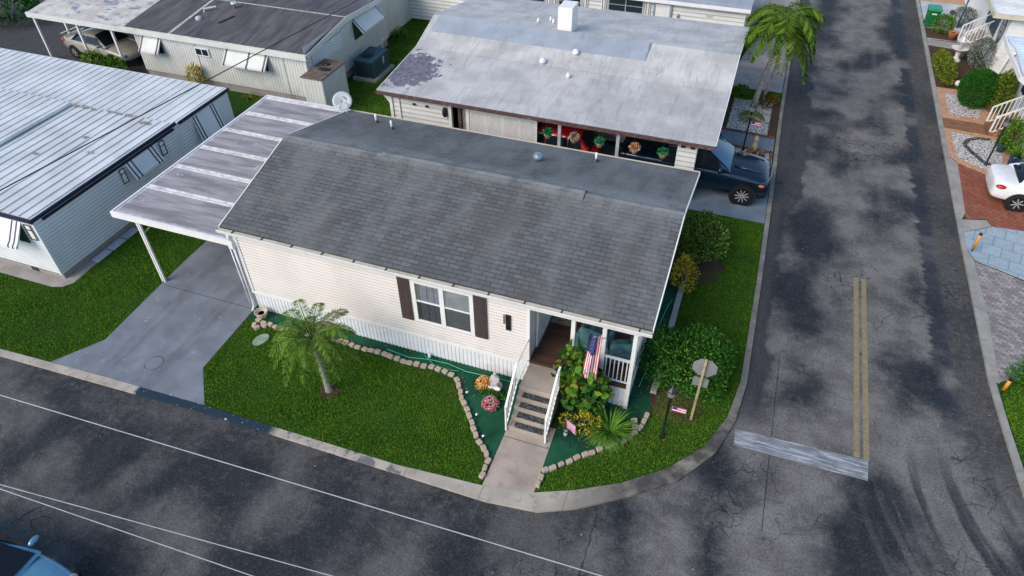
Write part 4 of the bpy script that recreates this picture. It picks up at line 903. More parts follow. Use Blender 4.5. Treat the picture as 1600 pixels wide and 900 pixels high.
# ------------------------------------------------------------------ aged white house, upper left, with its carport
h4 = thing("flat_roof_house", "aged white metal house with charcoal roof and a peeling carport at its end", "house", (-26, 28.5, .06))
w4 = MB(); w4.ribs('x', -28.9, -19.15, 25.1, .45, 2.5, .16, .018); w4.ribs('y', 25.1, 32.6, -19.15, .45, 2.9, .16, .018, 1); w4.ribs('y', 25.1, 32.6, -28.9, .3, 2.5, .16, .018, -1)
w4.add([(-19.15, 25.1, 2.5), (-19.15, 32.6, 2.5), (-19.15, 32.6, 2.75), (-19.15, 28.6, 2.95), (-19.15, 25.1, 2.55)], [(0, 1, 2, 3, 4)])
w4.box(-28.9, -19.6, 32.6, 38.5, .1, 2.45)
part("wall", w4, M['h4wall'], h4)
part("foundation", MB().box(-28.85, -19.2, 25.13, 32.55, .05, .45), M['pad'], h4)
tr4 = MB(); tr4.box(-19.2, -19.1, 25.02, 25.09, .4, 2.5); tr4.box(-20.42, -20.36, 25.05, 25.08, .45, 2.45); tr4.box(-25.3, -25.27, 25.05, 25.078, .45, 2.45)
part("trim", tr4, M['h4wall'], h4)
RD = MB(); RD.extx([(24.95, 2.58), (28.6, 3.02), (34, 2.66), (34, 2.54), (28.6, 2.9), (24.95, 2.46)], -29.3, -18.98); RD.box(-29.3, -19.3, 34, 39, 2.5, 2.62)
r4 = part("roof", RD, M['dark_roof'], h4)
pr4 = MB(); pr4.extx([(24.95, 2.585), (28.6, 3.025), (34, 2.665), (34, 2.54), (28.6, 2.9), (24.95, 2.46)], -35.4, -29.303); part("carport_roof", pr4, M['peel'], h4)
sm4 = MB(); sm4.add([(-26.65, 24.96, 2.586), (-26.5, 24.96, 2.586), (-26.5, 28.6, 3.026), (-26.65, 28.6, 3.026)], [(0, 1, 2, 3)]); sm4.add([(-29.3, 28.55, 3.02), (-19, 28.55, 3.02), (-19, 28.66, 3.023), (-29.3, 28.66, 3.023)], [(0, 1, 2, 3)])
sm4.tube([(-29.3, 24.97, 2.60), (-19, 24.97, 2.60)], .03, 5)
part("roof_seam", sm4, mat("sealed_seam", (.42, .38, .32), .85, var=.3, scale=8), r4)
fa4 = MB(); fa4.box(-35.45, -18.95, 24.88, 24.95, 2.36, 2.60)
fa4.add([(-18.975, 24.9, 2.40), (-18.95, 24.9, 2.40), (-18.95, 24.9, 2.60), (-18.975, 24.9, 2.60), (-18.975, 28.6, 2.78), (-18.95, 28.6, 2.78), (-18.95, 28.6, 3.04), (-18.975, 28.6, 3.04), (-18.975, 34, 2.45), (-18.95, 34, 2.45), (-18.95, 34, 2.68), (-18.975, 34, 2.68)],
        [(0, 1, 2, 3), (3, 2, 6, 7), (7, 6, 10, 11), (1, 5, 6, 2), (5, 9, 10, 6), (0, 3, 7, 4), (4, 7, 11, 8), (0, 4, 5, 1), (4, 8, 9, 5), (8, 11, 10, 9)])
fa4.box(-35.46, -35.4, 24.95, 34, 2.4, 2.58)
part("fascia", fa4, M['h4wall'], h4)
for x, y in ((-35.2, 25.05), (-35.2, 26.6), (-32.4, 25.05), (-30.2, 25.05)): part("post", MB().box(x - .05, x + .05, y - .05, y + .05, .06, 2.46), M['white'], h4)
for (x, y, kd) in ((-26.0, 26.6, 0), (-26.2, 27.3, 1), (-24.9, 28.0, 2), (-24.6, 26.9, 3)):
    z = 2.58 + (y - 24.95) * .1205; mb = MB()
    if kd == 0: mb.lathe((x, y, z), [(.16, 0), (.15, .1), (.10, .14), (.02, .16)], 12)
    elif kd == 1: mb.tube([(x, y, z), (x, y, z + .15), (x + .5, y + .35, z + .2)], .05, 8)
    elif kd == 2: mb.lathe((x, y, z), [(.09, 0), (.09, .22), (.17, .25), (.15, .34)], 12)
    else: mb.obox((x, y, z + .02), (.12, .9, .05), (R(6.9), 0, R(-25)))
    part("roof_vent", mb, M['chrome'] if kd == 2 else M['steelpole'] if kd < 2 else M['black'], r4)
awning(h4, 'x', -28.4, -27.25, 25.08, 2.25, 1.62, .5, -1, (-28.36, -27.4), 'h4wall'); awning(h4, 'x', -23.5, -21.15, 25.08, 2.25, 1.66, .5, -1, (-23.45, -22.2, -21.3), 'h4wall')
wf = MB(); wf.box(-25.30 - .0, -24.5, 25.02, 25.06, 1.72, 2.12); w4w = part("window", wf, M['white'], h4)
for a in (-25.24, -24.87): part("pane", MB().box(a, a + .3, 25.0, 25.019, 1.78, 2.06), M['winglass'], w4w)
for a0, a1 in ((-28.3, -27.3), (-23.3, -21.3)): part("window", MB().box(a0, a1, 25.03, 25.075, 1.5, 2.15), M['winglass'], h4)
awning(h4, 'y', 29.3, 31.6, -19.13, 2.62, 2.0, .6, 1, (29.35, 31.48), 'h4wall'); part("window", MB().box(-19.13, -19.09, 29.3, 31.5, 1.6, 2.5), M['winglass'], h4)
part("wall_panel", MB().box(-19.13, -19.10, 25.55, 28.2, 1.75, 2.45), M['bluesiding'], h4)
struct("driveway", MB().prism([(-40, 24.9), (-29.0, 24.9), (-29.0, 33), (-48, 40), (-48, 28)], 0, .068), M['asphalt'])
struct("pavement", MB().prism([(-36.5, 24.2), (-33.5, 24.2), (-34.3, 24.85), (-40, 24.85), (-40, 24.4)], 0, .08), M['pad'])
shd = thing("storage_cabinet", "tall white storage cabinet with dirty rusted top beside the aged white house", "cabinet", (-18.35, 25.2, .06))
s4 = MB(); s4.ribs('x', -18.9, -17.88, 24.25, .06, 1.9, .17, .012); s4.ribs('y', 24.25, 26.2, -17.88, .06, 1.9, .17, .012, 1); s4.box(-18.9, -17.9, 24.27, 26.2, .06, 1.895); part("cabinet_body", s4, M['h4wall'], shd)
part("top", MB().box(-18.95, -17.84, 24.2, 26.25, 1.9, 1.95), M['rustroof'], shd); db = MB(); db.ell((-18.5, 25.7, 1.98), (.22, .16, .07)); db.ell((-18.3, 25.2, 1.97), (.3, .16, .05)); part("debris", db, M['black'], shd)
acu = thing("air_conditioner", "dark teal air conditioner unit on a concrete pad beside the aged white house", "air conditioner", (-18.1, 29, .06))
part("casing", MB().box(-18.75, -17.7, 28.3, 30.0, .2, 1.08), M['teal'], acu, bevel=.02); part("pad", MB().box(-18.85, -17.55, 28.15, 30.15, .06, .2), M['pad'], acu)
fg = MB(); fg.lathe((-18.3, 28.95, 1.08), [(.33, 0), (.33, .03), (.26, .035), (.1, .05), (.04, .06)], 18); part("fan_grille", fg, M['black'], acu); part("panel", MB().box(-17.7, -17.685, 29.3, 29.45, .6, .95), M['lightslab'], acu)
lv = MB()
for k in range(8): lv.box(-18.65 + k * .12, -18.6 + k * .12, 28.285, 28.299, .3, 1.0)
part("grille", lv, M['black'], acu)
solo("meter_pipe", MB().tube([(-18.6, 31.0, .06), (-18.6, 31.0, 1.0), (-18.55, 31.0, 1.1)], .05, 8), M['pvc'], "short white pipe standing behind the teal air conditioner", "pipe", smooth=True)

# ------------------------------------------------------------------ house with white coated roof behind
h2 = thing("coated_roof_house", "white sided house under a broad pale coated roof with a carport along its side", "house", (-7.4, 28.4, .06))
EX0, EX1 = -14.2, -0.70
PF = [(22.75, 2.74), (26.5, 3.06), (28.55, 3.72), (34.2, 2.76)]
rf2 = MB(); rf2.extx(PF + [(y, z - .12) for y, z in reversed(PF)], EX0, EX1); r2 = part("roof", rf2, M['white_roof'], h2)
sl_ = (3.72 - 3.06) / 2.05
rcap = MB(); rcap.extx([(27.5, 3.06 + sl_ * 1.0 + .03), (28.5, 3.06 + sl_ * 2.0 + .09), (28.55, 3.72), (27.5, 3.06 + sl_ * 1.0)], -13.9, -4.3); part("ridge_strip", rcap, M['grey_roof'], r2)
ch = MB(); ch.box(-8.4, -7.76, 28.58, 29.5, 3.4, 4.72); part("chimney", ch, M['white'], r2, bevel=.02)
for (x, y, rr) in ((-8.40, 26.6, .17), (-7.2, 27.35, .17), (-7.05, 25.8, .11), (-9.2, 30.2, .07), (-9.6, 29.6, .08), (-8.95, 29.8, .07)):
    z = np.interp(y, [q[0] for q in PF], [q[1] for q in PF]); rr *= .75; mb = MB(); mb.lathe((x, y, z - .03), [(rr * .8, 0), (rr * .8, .06), (rr * 1.15, .08), (rr * 1.1, .15), (rr * .7, .23), (rr * .1, .26)], 14); part("roof_vent", mb, M['dome'], r2, True)
fs2 = MB(); fs2.box(EX0 - .02, EX1, 22.68, 22.75, 2.60, 2.735); part("fascia", fs2, M['fasc'], h2)
for xx in (EX0 - .025, EX1 + .002):
    re2 = MB()
    for (y0, z0), (y1, z1) in zip(PF[:-1], PF[1:]): re2.add([(xx, y0, z0 - .14), (xx + .025, y0, z0 - .14), (xx + .025, y0, z0 + .014), (xx, y0, z0 + .014), (xx, y1, z1 - .14), (xx + .025, y1, z1 - .14), (xx + .025, y1, z1 + .014), (xx, y1, z1 + .014)], [(0, 1, 5, 4), (1, 2, 6, 5), (2, 3, 7, 6), (3, 0, 4, 7)])
    part("drip_edge", re2, M['white'], h2)
w2 = MB(); w2.siding('x', -13.75, -11.15, 23.05, .2, 2.6, .2); w2.siding('x', -10.2, -1.0, 26.3, .2, 3.0, .2); w2.siding('y', 23.05, 34, -13.75, .3, 2.62, .2, -1); w2.siding('y', 26.3, 34, -1.0, .2, 2.62, .2, 1); w2.siding('x', -13.75, -1.0, 34, .3, 2.62, .2, 1)
w2.siding('y', 23.05, 26.3, -10.6, .2, 2.6, .2, 1)
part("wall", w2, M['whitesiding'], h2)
pc = MB(); pc.siding('x', -2.02, -1.32, 23.0, .2, 2.6, .2); pc.siding('y', 23.0, 23.3, -1.32, .06, 2.6, .2, 1); pc.box(-2.02, -1.34, 23.02, 23.3, .06, 2.6); pil = part("pillar", pc, M['whitesiding'], h2)
for a in (-1.90, -1.56): part("vent_hole", MB().box(a, a + .16, 22.955, 22.99, 2.36, 2.48), M['black'], pil)
for q in ((-13.82, -13.70, 22.98, 23.03, .3, 2.6), (-13.42, -13.36, 22.985, 23.03, .3, 2.6), (-11.18, -11.05, 22.97, 23.12, .1, 2.6), (-10.42, -10.3, 23.0, 23.1, .1, 2.45)): part("trim", MB().box(*q), M['white'], h2)
t2b = MB(); t2b.box(-10.75, -10.63, 22.95, 23.02, .06, 2.58); t2b.box(-10.6, -7.4, 22.95, 23.02, 2.46, 2.58); part("door_frame", t2b, M['fasc'], h2)
part("door", MB().box(-10.63, -10.3, 23.14, 23.18, .06, 2.44), mat("door_panel", (.5, .49, .44), .6), h2)
for a in (-12.77, -12.2): part("wall_vent", MB().box(a, a + .12, 22.98, 23.03, 2.2, 2.28), M['dark'], h2)
wl2 = MB(); wl2.lathe((-11.32, 22.93, 1.95), [(.05, 0), (.10, .08), (.11, .25), (.07, .38), (.03, .42)], 8); part("wall_lamp", wl2, M['black'], h2)
for k in range(4):
    a0 = -10.26 + k * .71; a1 = a0 + .69; z0, z1 = .3, 2.42; fr = MB()
    for u0, u1, v0, v1 in ((a0, a0 + .05, z0, z1), (a1 - .05, a1, z0, z1), (a0 + .05, a1 - .05, z0, z0 + .05), (a0 + .05, a1 - .05, z1 - .05, z1)): fr.box(u0, u1, 23.0, 23.04, v0, v1)
    for dsg, yy in ((1, 23.013), (-1, 23.027)):
        c_ = -2.2
        while c_ < 3.2:
            pts = []
            for xx in np.linspace(a0 + .05, a1 - .05, 40):
                zz = z0 + c_ + dsg * (xx - a0) + (0 if dsg > 0 else .9)
                if z0 + .05 <= zz <= z1 - .05: pts.append((xx, zz))
            if len(pts) > 3: fr.bar((pts[0][0], yy, pts[0][1]), (pts[-1][0], yy, pts[-1][1]), .012, .036)
            c_ += .098
    part("lattice_panel", fr, M['white'], h2)
for x in (-6.52, -4.23): part("post", MB().box(x - .06, x + .06, 22.95, 23.07, .06, 2.6), M['steelpole'], h2)
part("rail", MB().box(-4.1, -2.1, 23.0, 23.05, 1.0, 1.06), M['white'], h2)
part("gable_bracket", MB().exty([(-14.1, 2.45), (-13.8, 2.55), (-13.8, 2.1)], 23.0, 23.1), M['white'], h2)
def basket(x, m, label):
    t = thing("hanging_basket", label, "hanging basket", (x, 22.84, 2.0), "hanging baskets along the carport eave"); g = np.random.default_rng(int(-x * 100))
    n = 260; u = g.normal(0, 1, (n, 3)); u /= np.linalg.norm(u, axis=1)[:, None]; P = np.array((x, 22.84, 2.12)) + u * g.uniform(.05, .17, (n, 1)) * (1, 1, .75)
    leaf_obj("foliage", P, u + g.normal(0, .4, (n, 3)), g.normal(0, 1, (n, 3)), .10, .04, m, t)
    part("pot", MB().lathe((x, 22.84, 1.88), [(.09, 0), (.15, .12), (.16, .2)], 12), M['wood'], t); part("hanger", MB().tube([(x, 22.84, 2.05), (x, 22.84, 2.6)], .006, 5), M['black'], t)
basket(-6.94, M['basket_g'], "green hanging basket next to the white lattice panels"); basket(-5.89, M['basket_t'], "pale tan hanging basket above the red car"); basket(-4.89, M['basket_g'], "green hanging basket left of the middle carport post"); basket(-3.55, M['basket_o'], "orange brown hanging basket between the carport posts"); basket(-2.5, M['basket_g'], "green hanging basket beside the white sided pillar")
struct("driveway", MB().prism([(-10.6, 22.55), (1.60, 22.55), (1.56, 26.2), (-10.6, 26.2)], 0, .072), M['bluewalk'])
# house 5 further back
h5 = thing("white_house", "long white sided house with shuttered window and white door at the back", "house", (-11, 39, .06))
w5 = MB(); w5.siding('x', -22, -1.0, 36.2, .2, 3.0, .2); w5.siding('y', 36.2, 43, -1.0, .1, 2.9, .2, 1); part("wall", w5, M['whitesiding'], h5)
r5 = MB(); r5.extx([(35.95, 2.95), (39.6, 3.5), (43.2, 2.95), (43.2, 2.85), (39.6, 3.4), (35.95, 2.85)], -22.3, -.8); part("roof", r5, M['grey_roof'], h5); part("fascia", MB().box(-22.3, -.8, 35.88, 35.949, 2.78, 2.94), M['white'], h5)
def win5(x0, x1, z0, z1, nx):
    f = MB(); f.box(x0 - .08, x1 + .08, 36.13, 36.18, z0 - .08, z1 + .08); wq = part("window", f, mat("grey_frame", (.40, .41, .38), .6), h5)
    for i in range(nx):
        for j in range(3):
            a = x0 + (x1 - x0) * i / nx + .03; c_ = x0 + (x1 - x0) * (i + 1) / nx - .03; d = z0 + (z1 - z0) * j / 3 + .02; e = z0 + (z1 - z0) * (j + 1) / 3 - .02
            part("pane", MB().box(a, c_, 36.11, 36.129, d, e), M['winglass'], wq)
    for a in (x0 - .38, x1 + .12):
        s_ = part("shutter", MB().box(a, a + .26, 36.12, 36.18, z0 - .05, z1 + .05), M['white'], h5)
        o_ = MB(); o_.box(a + .05, a + .075, 36.1, 36.119, z0, z1); o_.box(a + .185, a + .21, 36.1, 36.119, z0, z1); part("outline", o_, M['brown'], s_)
win5(-7.9, -6.1, 1.75, 2.7, 2); win5(-13.5, -11.4, 1.75, 2.7, 2); win5(-10.6, -9.4, 2.0, 2.7, 2)
dr5 = part("door", MB().box(-5.45, -4.72, 36.12, 36.18, .3, 2.65), M['white'], h5); d5f = MB(); d5f.box(-5.56, -5.45, 36.1, 36.18, .3, 2.75); d5f.box(-4.72, -4.61, 36.1, 36.18, .3, 2.75); part("door_frame", d5f, mat("blue_grey_frame", (.25, .30, .33), .6), h5)
part("wall_lamp", MB().lathe((-4.3, 36.1, 2.1), [(.05, 0), (.08, .1), (.05, .2)], 10), M['steelpole'], h5); part("mail_slot", MB().box(-2.9, -2.6, 36.14, 36.18, 2.3, 2.4), M['steelpole'], h5)

# ------------------------------------------------------------------ yard of the coated roof house
struct("footpath", MB().prism([(-1.0, 27.95), (1.50, 27.75), (1.49, 29.05), (-1.0, 29.25)], 0, .074), M['bluewalk'])
struct("gravel_bed", MB().prism([(-1.0, 26.25), (1.54, 26.25), (1.5, 27.74), (-1.0, 27.9)], 0, .07), M['gravel'])
struct("gravel_bed", MB().prism([(-1.0, 29.27), (1.47, 29.08), (1.47, 32.4), (-1.0, 32.4)], 0, .07), M['gravel'])
struct("mulch_strip", MB().prism([(-.95, 29.4), (-.62, 29.36), (-.6, 32.4), (-.95, 32.4)], 0, .085), M['mulch'])
struct("mulch_strip", MB().prism([(1.15, 29.2), (1.47, 29.17), (1.47, 32.4), (1.17, 32.4)], 0, .085), M['mulch'])
bb = MB()
for k in range(13): bb.obox((-.9 + k * .19, 29.2 - k * .014 , .09), (.18, .10, .10), (0, 0, rnd.uniform(-.05, .05)))
for k in range(12): bb.obox((-.6 + k * .18, 27.83 - k * .008, .09), (.17, .10, .10), (0, 0, rnd.uniform(-.05, .05)))
for k in range(8): bb.obox((1.43, 26.35 + k * .19, .09), (.10, .18, .10), (0, 0, 0))
struct("garden_edge", bb, M['redborder'])
struct("pavement", MB().prism([(-1.0, 33.6), (1.48, 33.6), (1.48, 36.0), (-1.0, 36.0)], 0, .072), M['pad'])
struct("pavement", MB().prism([(-1.0, 36.02), (1.48, 36.02), (1.46, 48), (-1.0, 48)], 0, .074), M['pad'])
grass("small grass patch behind the tall palm by the side street", [(-.9, 32.42), (1.45, 32.42), (1.45, 33.55), (-.9, 33.55)], 700, .06, .09, .02, seed=9)
def lamp_post(name, x, y, h, label, cap='black'):
    t = thing(name, label, "lamp post", (x, y, .06), "black yard lamps")
    part("pole", MB().lathe((x, y, .06), [(.07, 0), (.06, .08), (.035, .12), (.035, h - .35), (.05, h - .34)], 12), M['black'], t, True)
    part("lamp_glass", MB().lathe((x, y, h - .28), [(.06, 0), (.10, .03), (.11, .20), (.09, .22)], 8), M['lampglass'], t)
    cpn = MB(); cpn.lathe((x, y, h - .06), [(.14, 0), (.13, .03), (.06, .10), (.015, .16)], 8); part("lamp_cap", cpn, M['black'], t)
    return t
lamp_post("yard_lamp", -.15, 11.82, 2.05, "black yard lamp with a small flag sign on its pole beside the stop sign")
lamp_post("yard_lamp", .28, 27.6, 2.15, "black yard lamp beside the parked dark blue pickup truck")
lamp_post("yard_lamp", 9.75, 29.6, 2.15, "black yard lamp standing in white gravel near the white sedan")
def hang_sign(x, y, z, label):
    t = thing("hanging_sign", label, "sign", (x, y, z), None)
    fr = MB(); fr.tube([(x, y, z + .22), (x + .42, y + .02, z + .20)], .008, 6); part("bracket", fr, M['black'], t)
    mb = MB()
    for k in range(5):
        mb.cur = k % 2; mb.obox((x + .24, y + .01, z + .02 + k * .04), (.36, .015, .036))
    mb.cur = 2; mb.obox((x + .13, y, z + .14), (.12, .012, .09))
    part("board", mb, [M['flagred'], M['flagwhite'], M['flagblue']], t)
hang_sign(-.12, 11.82, 1.22, "small striped flag sign hanging from the yard lamp by the stop sign")
hang_sign(.30, 27.6, 1.25, "small red and white sign hanging from the yard lamp beside the pickup truck")
vn = MB()
for s in (-1, 1): vn.add([(.28, 27.6, 1.62), (.28 + s * .42, 27.58, 1.50), (.28 + s * .34, 27.7, 1.58), (.28, 27.66, 1.72)], [(0, 1, 2, 3)])
vn.ell((.28, 27.62, 1.64), (.12, .07, .07)); solo("bird_ornament", vn, M['rustroof'], "brown bird shaped ornament with spread wings on the lamp post beside the pickup truck", "ornament")
def stump_figure(x, y, h, label, m):
    t = thing("garden_figurine", label, "figurine", (x, y, .07), "garden figurines by the pickup truck")
    part("base", MB().lathe((x, y, .07), [(.16, 0), (.15, .08), (.10, .10)], 10), M['mulch'], t)
    part("body", MB().lathe((x, y, .16), [(.09, 0), (.13, .1), (.12, .28), (.07, h * .55), (.055, h * .6), (.09, h * .7), (.10, h * .8), (.06, h * .92), (.01, h)], 12), M[m], t, True)
stump_figure(.72, 27.5, .75, "tall brown carved garden figurine beside the lamp near the pickup truck", 'wood'); stump_figure(1.05, 27.3, .35, "small dark garden figurine in the gravel in front of the truck hood", 'rustroof')
stump_figure(.55, 27.2, .4, "low brown garden figurine between the lamp post and the truck", 'pathbrick')
# tall palm
tp = thing("palm_tree", "tall palm tree with long arching fronds beside the side street", "palm tree", (.33, 31.7, .06))
part("trunk", MB().tube([(.33, 31.7, .05), (.36, 31.65, .6), (.46, 31.6, 1.6), (.60, 31.6, 2.6), (.67, 31.6, 3.4)], [.17, .13, .105, .09, .085], 12), M['bark'], tp, True)
part("trunk", MB().tube([(.62, 32.1, .05), (.80, 32.2, 1.2), (.9, 32.3, 2.3)], [.09, .06, .05], 8), M['bark'], tp, True)
part("crownshaft", MB().tube([(.66, 31.6, 3.2), (.70, 31.6, 3.9), (.72, 31.6, 4.45)], [.10, .12, .06], 10), M['crownshaft'], tp, True)
g_ = np.random.default_rng(5); fr = []
for i in range(28):
    az = i * 2.4; k = i / 28
    fr.append((az, g_.uniform(1.65, 2.0), .85 - .75 * k + g_.uniform(-.1, .1), .95 + .35 * k + g_.uniform(-.1, .1), .70, None))
palm_crown(tp, (.72, 31.6, 4.4), fr, M['palm2'], 31, .085, 46)
cy = thing("cycad", "low spreading cycad plant at the foot of the tall palm", "plant", (.35, 30.55, .07)); palm_crown(cy, (.35, 30.55, .25), [(i * .55, .72, .55, .75, .16, None) for i in range(12)], M['cycad'], 4, .03, 20)
bush("shrub", "low bronze leaved shrub at the base of the tall palm", "shrub", (.9, 32.0, .07), .45, .4, .5, 420, .13, .05, M['red_leaf'], 12)
bush("shrub", "low green shrub behind the tall palm trunk", "shrub", (-.4, 32.6, .07), .4, .35, .5, 400, .13, .05, M['bush_md'], 13)

# ------------------------------------------------------------------ front garden
pm = thing("palm_tree", "short pygmy palm with feathery fronds on the front lawn", "palm tree", (-9.41, 10.2, .06))
part("trunk", MB().tube([(-9.41, 10.2, .05), (-9.43, 10.2, .2), (-9.46, 10.22, .9), (-9.55, 10.28, 1.5), (-9.58, 10.3, 2.0)], [.13, .085, .075, .085, .11], 10), M['bark'], pm, True)
g_ = np.random.default_rng(9); fr = []
for i in range(30):
    az = i * 2.39996; k = i / 30
    mm = M['palm_dry'] if i == 3 else None
    fr.append((az, g_.uniform(1.2, 1.5), 1.35 - 1.0 * k + g_.uniform(-.1, .1), .95 + .10 * k + g_.uniform(-.1, .1), .27, mm))
palm_crown(pm, (-9.58, 10.3, 2.05), fr, M['palm1'], 33, .021, 64)
mr_ = MB(); mr_.prism([(-9.41 + .3 * math.cos(k) * (1 + .2 * math.sin(3 * k)), 10.18 + .26 * math.sin(k)) for k in np.linspace(0, 6.28, 14)[:-1]], .05, .085); struct("soil_ring", mr_, M['mulch'])
bush("broadleaf_shrub", "tall broad leaved shrub with large round leaves right of the entry steps", "shrub", (-2.46, 11.98, .07), .62, .44, 2.2, 1000, .21, .19, M['grape'], 21, amt=.22, inner=.35, updir=.2)
bush("shrub", "large dense dark green bush at the house corner behind the stop sign", "shrub", (.05, 14.1, .06), 1.28, 1.05, 1.55, 6500, .105, .055, M['bush_dk'], 22, amt=.16)
bush("shrub", "rounded green bush beside the back end of the cream house", "shrub", (-.42, 19.7, .06), .80, .92, 1.75, 3000, .13, .06, M['bush_bright'], 23, amt=.2)
struct("mulch_patch", MB().prism([(-.35 + .85 * math.cos(k) * (1 + .1 * math.sin(5 * k)), 19.2 + .9 * math.sin(k)) for k in np.linspace(0, 6.28, 20)[:-1]], .05, .10), M['mulch'])
bush("croton", "yellow leaved croton shrub between the shingle roof edge and the round bush", "shrub", (-.70, 18.1, .07), .32, .5, .95, 760, .13, .045, M['bush_yl'], 24, amt=.25)
bush("croton", "sparse yellow spotted croton behind the pink garden flag", "shrub", (-2.12, 11.32, .07), .34, .28, .7, 240, .11, .04, M['bush_yl'], 25, amt=.3, inner=.3)
bush("croton", "small yellow spotted croton close to the right handrail", "shrub", (-2.66, 11.25, .07), .18, .16, .55, 120, .10, .04, M['bush_yl'], 26)
def strap_clump(name, label, loc, n, L, m, seed, w=.022, group=None):
    t = thing(name, label, "plant", loc, group); g = np.random.default_rng(seed); V = []
    for i in range(n):
        az = g.uniform(0, 6.28); l = L * g.uniform(.6, 1.1); rise = g.uniform(.35, 1.3); d = np.array([math.cos(az), math.sin(az), 0]); s_ = np.array([-d[1], d[0], 0]); pr = None
        for j in range(6):
            t_ = j / 5; q = np.array(loc) + d * (.04 + l * t_ * (.9 - .1 * t_)) + (0, 0, l * (rise * t_ - (rise * .55 + .22) * t_ * t_)); q[2] = max(q[2], loc[2] + .01); ww = w * (1 - .85 * t_)
            if pr is not None: V += [pr[0] - s_ * pr[1], pr[0] + s_ * pr[1], q + s_ * ww, q - s_ * ww]
            pr = (q, ww)
    raw_mesh("foliage", np.array(V), 4, m, t)
strap_clump("spider_lily", "large fountain shaped clump of thin strap leaves beside the porch corner", (-1.5, 11.50, .07), 340, 1.0, M['spider'], 41, .016)
for (x, y, s) in ((-2.25, 11.0, 42), (-1.2, 12.2, 43)): pass
struct("mulch_patch", MB().prism([(-1.5 + .62 * math.cos(k) * (1 + .12 * math.sin(4 * k)), 11.5 + .42 * math.sin(k)) for k in np.linspace(0, 6.28, 18)[:-1]], .05, .078), M['mulch'])
struct("mulch_patch", MB().prism([(.02 + .75 * math.cos(k) * (1 + .1 * math.sin(5 * k)), 13.0 + .6 * math.sin(k)) for k in np.linspace(0, 6.28, 18)[:-1]], .05, .072), M['mulch'])
gf = thing("garden_flag", "small pink garden flag on a wire stand right of the entry steps", "flag", (-2.48, 11.12, .07))
part("cloth", MB().add([(-2.62, 11.10, .62), (-2.34, 10.98, .60), (-2.33, 11.0, .20), (-2.60, 11.12, .23)], [(0, 1, 2, 3)]), M['pinkflag'], gf); part("stand", MB().tube([(-2.62, 11.11, .07), (-2.62, 11.11, .66), (-2.32, 10.98, .64)], .008, 5), M['black'], gf)
pl_ = thing("path_light", "small grey solar path light left of the pink garden flag", "garden light", (-2.58, 10.92, .07)); part("body", MB().lathe((-2.58, 10.92, .07), [(.012, 0), (.012, .1), (.05, .12), (.055, .24), (.03, .28)], 10), M['steelpole'], pl_, True); part("cap", MB().lathe((-2.58, 10.92, .34), [(.06, 0), (.05, .04), (.01, .06)], 10), M['chrome'], pl_)
# garden statue and flowers
st = thing("garden_statue", "weathered grey garden statue of a seated child figure between the flower clumps", "statue", (-4.98, 11.95, .07))
part("base", MB().lathe((-4.98, 11.95, .07), [(.20, 0), (.20, .05), (.16, .09)], 14), M['statue'], st)
def skin(name, verts, edges, rad, m, parent, root=0, sub=2):
    me = bpy.data.meshes.new(name); bs = Vector(WL[parent.name]); me.from_pydata([Vector(v) - bs for v in verts], edges, [])
    o = link(bpy.data.objects.new(name, me)); o.parent = parent; me.materials.append(m); WL[o.name] = WL[parent.name]
    o.modifiers.new("skin", 'SKIN').use_smooth_shade = True
    for i, r in enumerate(rad): me.skin_vertices[0].data[i].radius = (r, r)
    me.skin_vertices[0].data[root].use_root = True
    s_ = o.modifiers.new("subsurf", 'SUBSURF'); s_.levels = s_.render_levels = sub; return o
X, Y_ = -4.98, 11.95
skin("body", [(X, Y_, .26), (X, Y_, .40), (X, Y_, .52), (X, Y_, .58), (X, Y_ - .01, .68), (X - .09, Y_, .50), (X - .13, Y_ - .07, .40), (X - .05, Y_ - .13, .36), (X + .09, Y_, .50), (X + .13, Y_ - .07, .40), (X + .05, Y_ - .13, .36), (X - .07, Y_ - .10, .25), (X - .10, Y_ - .17, .18), (X - .08, Y_ - .2, .15), (X + .07, Y_ - .10, .25), (X + .10, Y_ - .17, .18), (X + .08, Y_ - .2, .15)],
     [(0, 1), (1, 2), (2, 3), (3, 4), (2, 5), (5, 6), (6, 7), (2, 8), (8, 9), (9, 10), (0, 11), (11, 12), (12, 13), (0, 14), (14, 15), (15, 16)], [.10, .095, .075, .04, .075, .04, .03, .025, .04, .03, .025, .055, .04, .03, .055, .04, .03], M['statue'], st)
st2 = thing("garden_statue", "pale carved statue of a crouching animal in front of the seated child statue", "statue", (-4.93, 11.76, .07)); X, Y_ = -4.93, 11.74
skin("body", [(X - .08, Y_, .20), (X + .02, Y_, .22), (X + .10, Y_ - .02, .25), (X + .16, Y_ - .04, .33), (X + .21, Y_ - .07, .32), (X - .1, Y_ - .07, .12), (X - .1, Y_ - .08, .075), (X - .1, Y_ + .07, .12), (X - .1, Y_ + .08, .075), (X + .1, Y_ - .07, .13), (X + .12, Y_ - .08, .075), (X + .1, Y_ + .05, .13), (X + .12, Y_ + .06, .075), (X - .16, Y_, .24), (X - .2, Y_ + .01, .3)],
     [(0, 1), (1, 2), (2, 3), (3, 4), (0, 5), (5, 6), (0, 7), (7, 8), (2, 9), (9, 10), (2, 11), (11, 12), (0, 13), (13, 14)], [.09, .085, .07, .05, .03, .035, .025, .035, .025, .03, .025, .03, .025, .025, .015], M['whitecast'], st2)
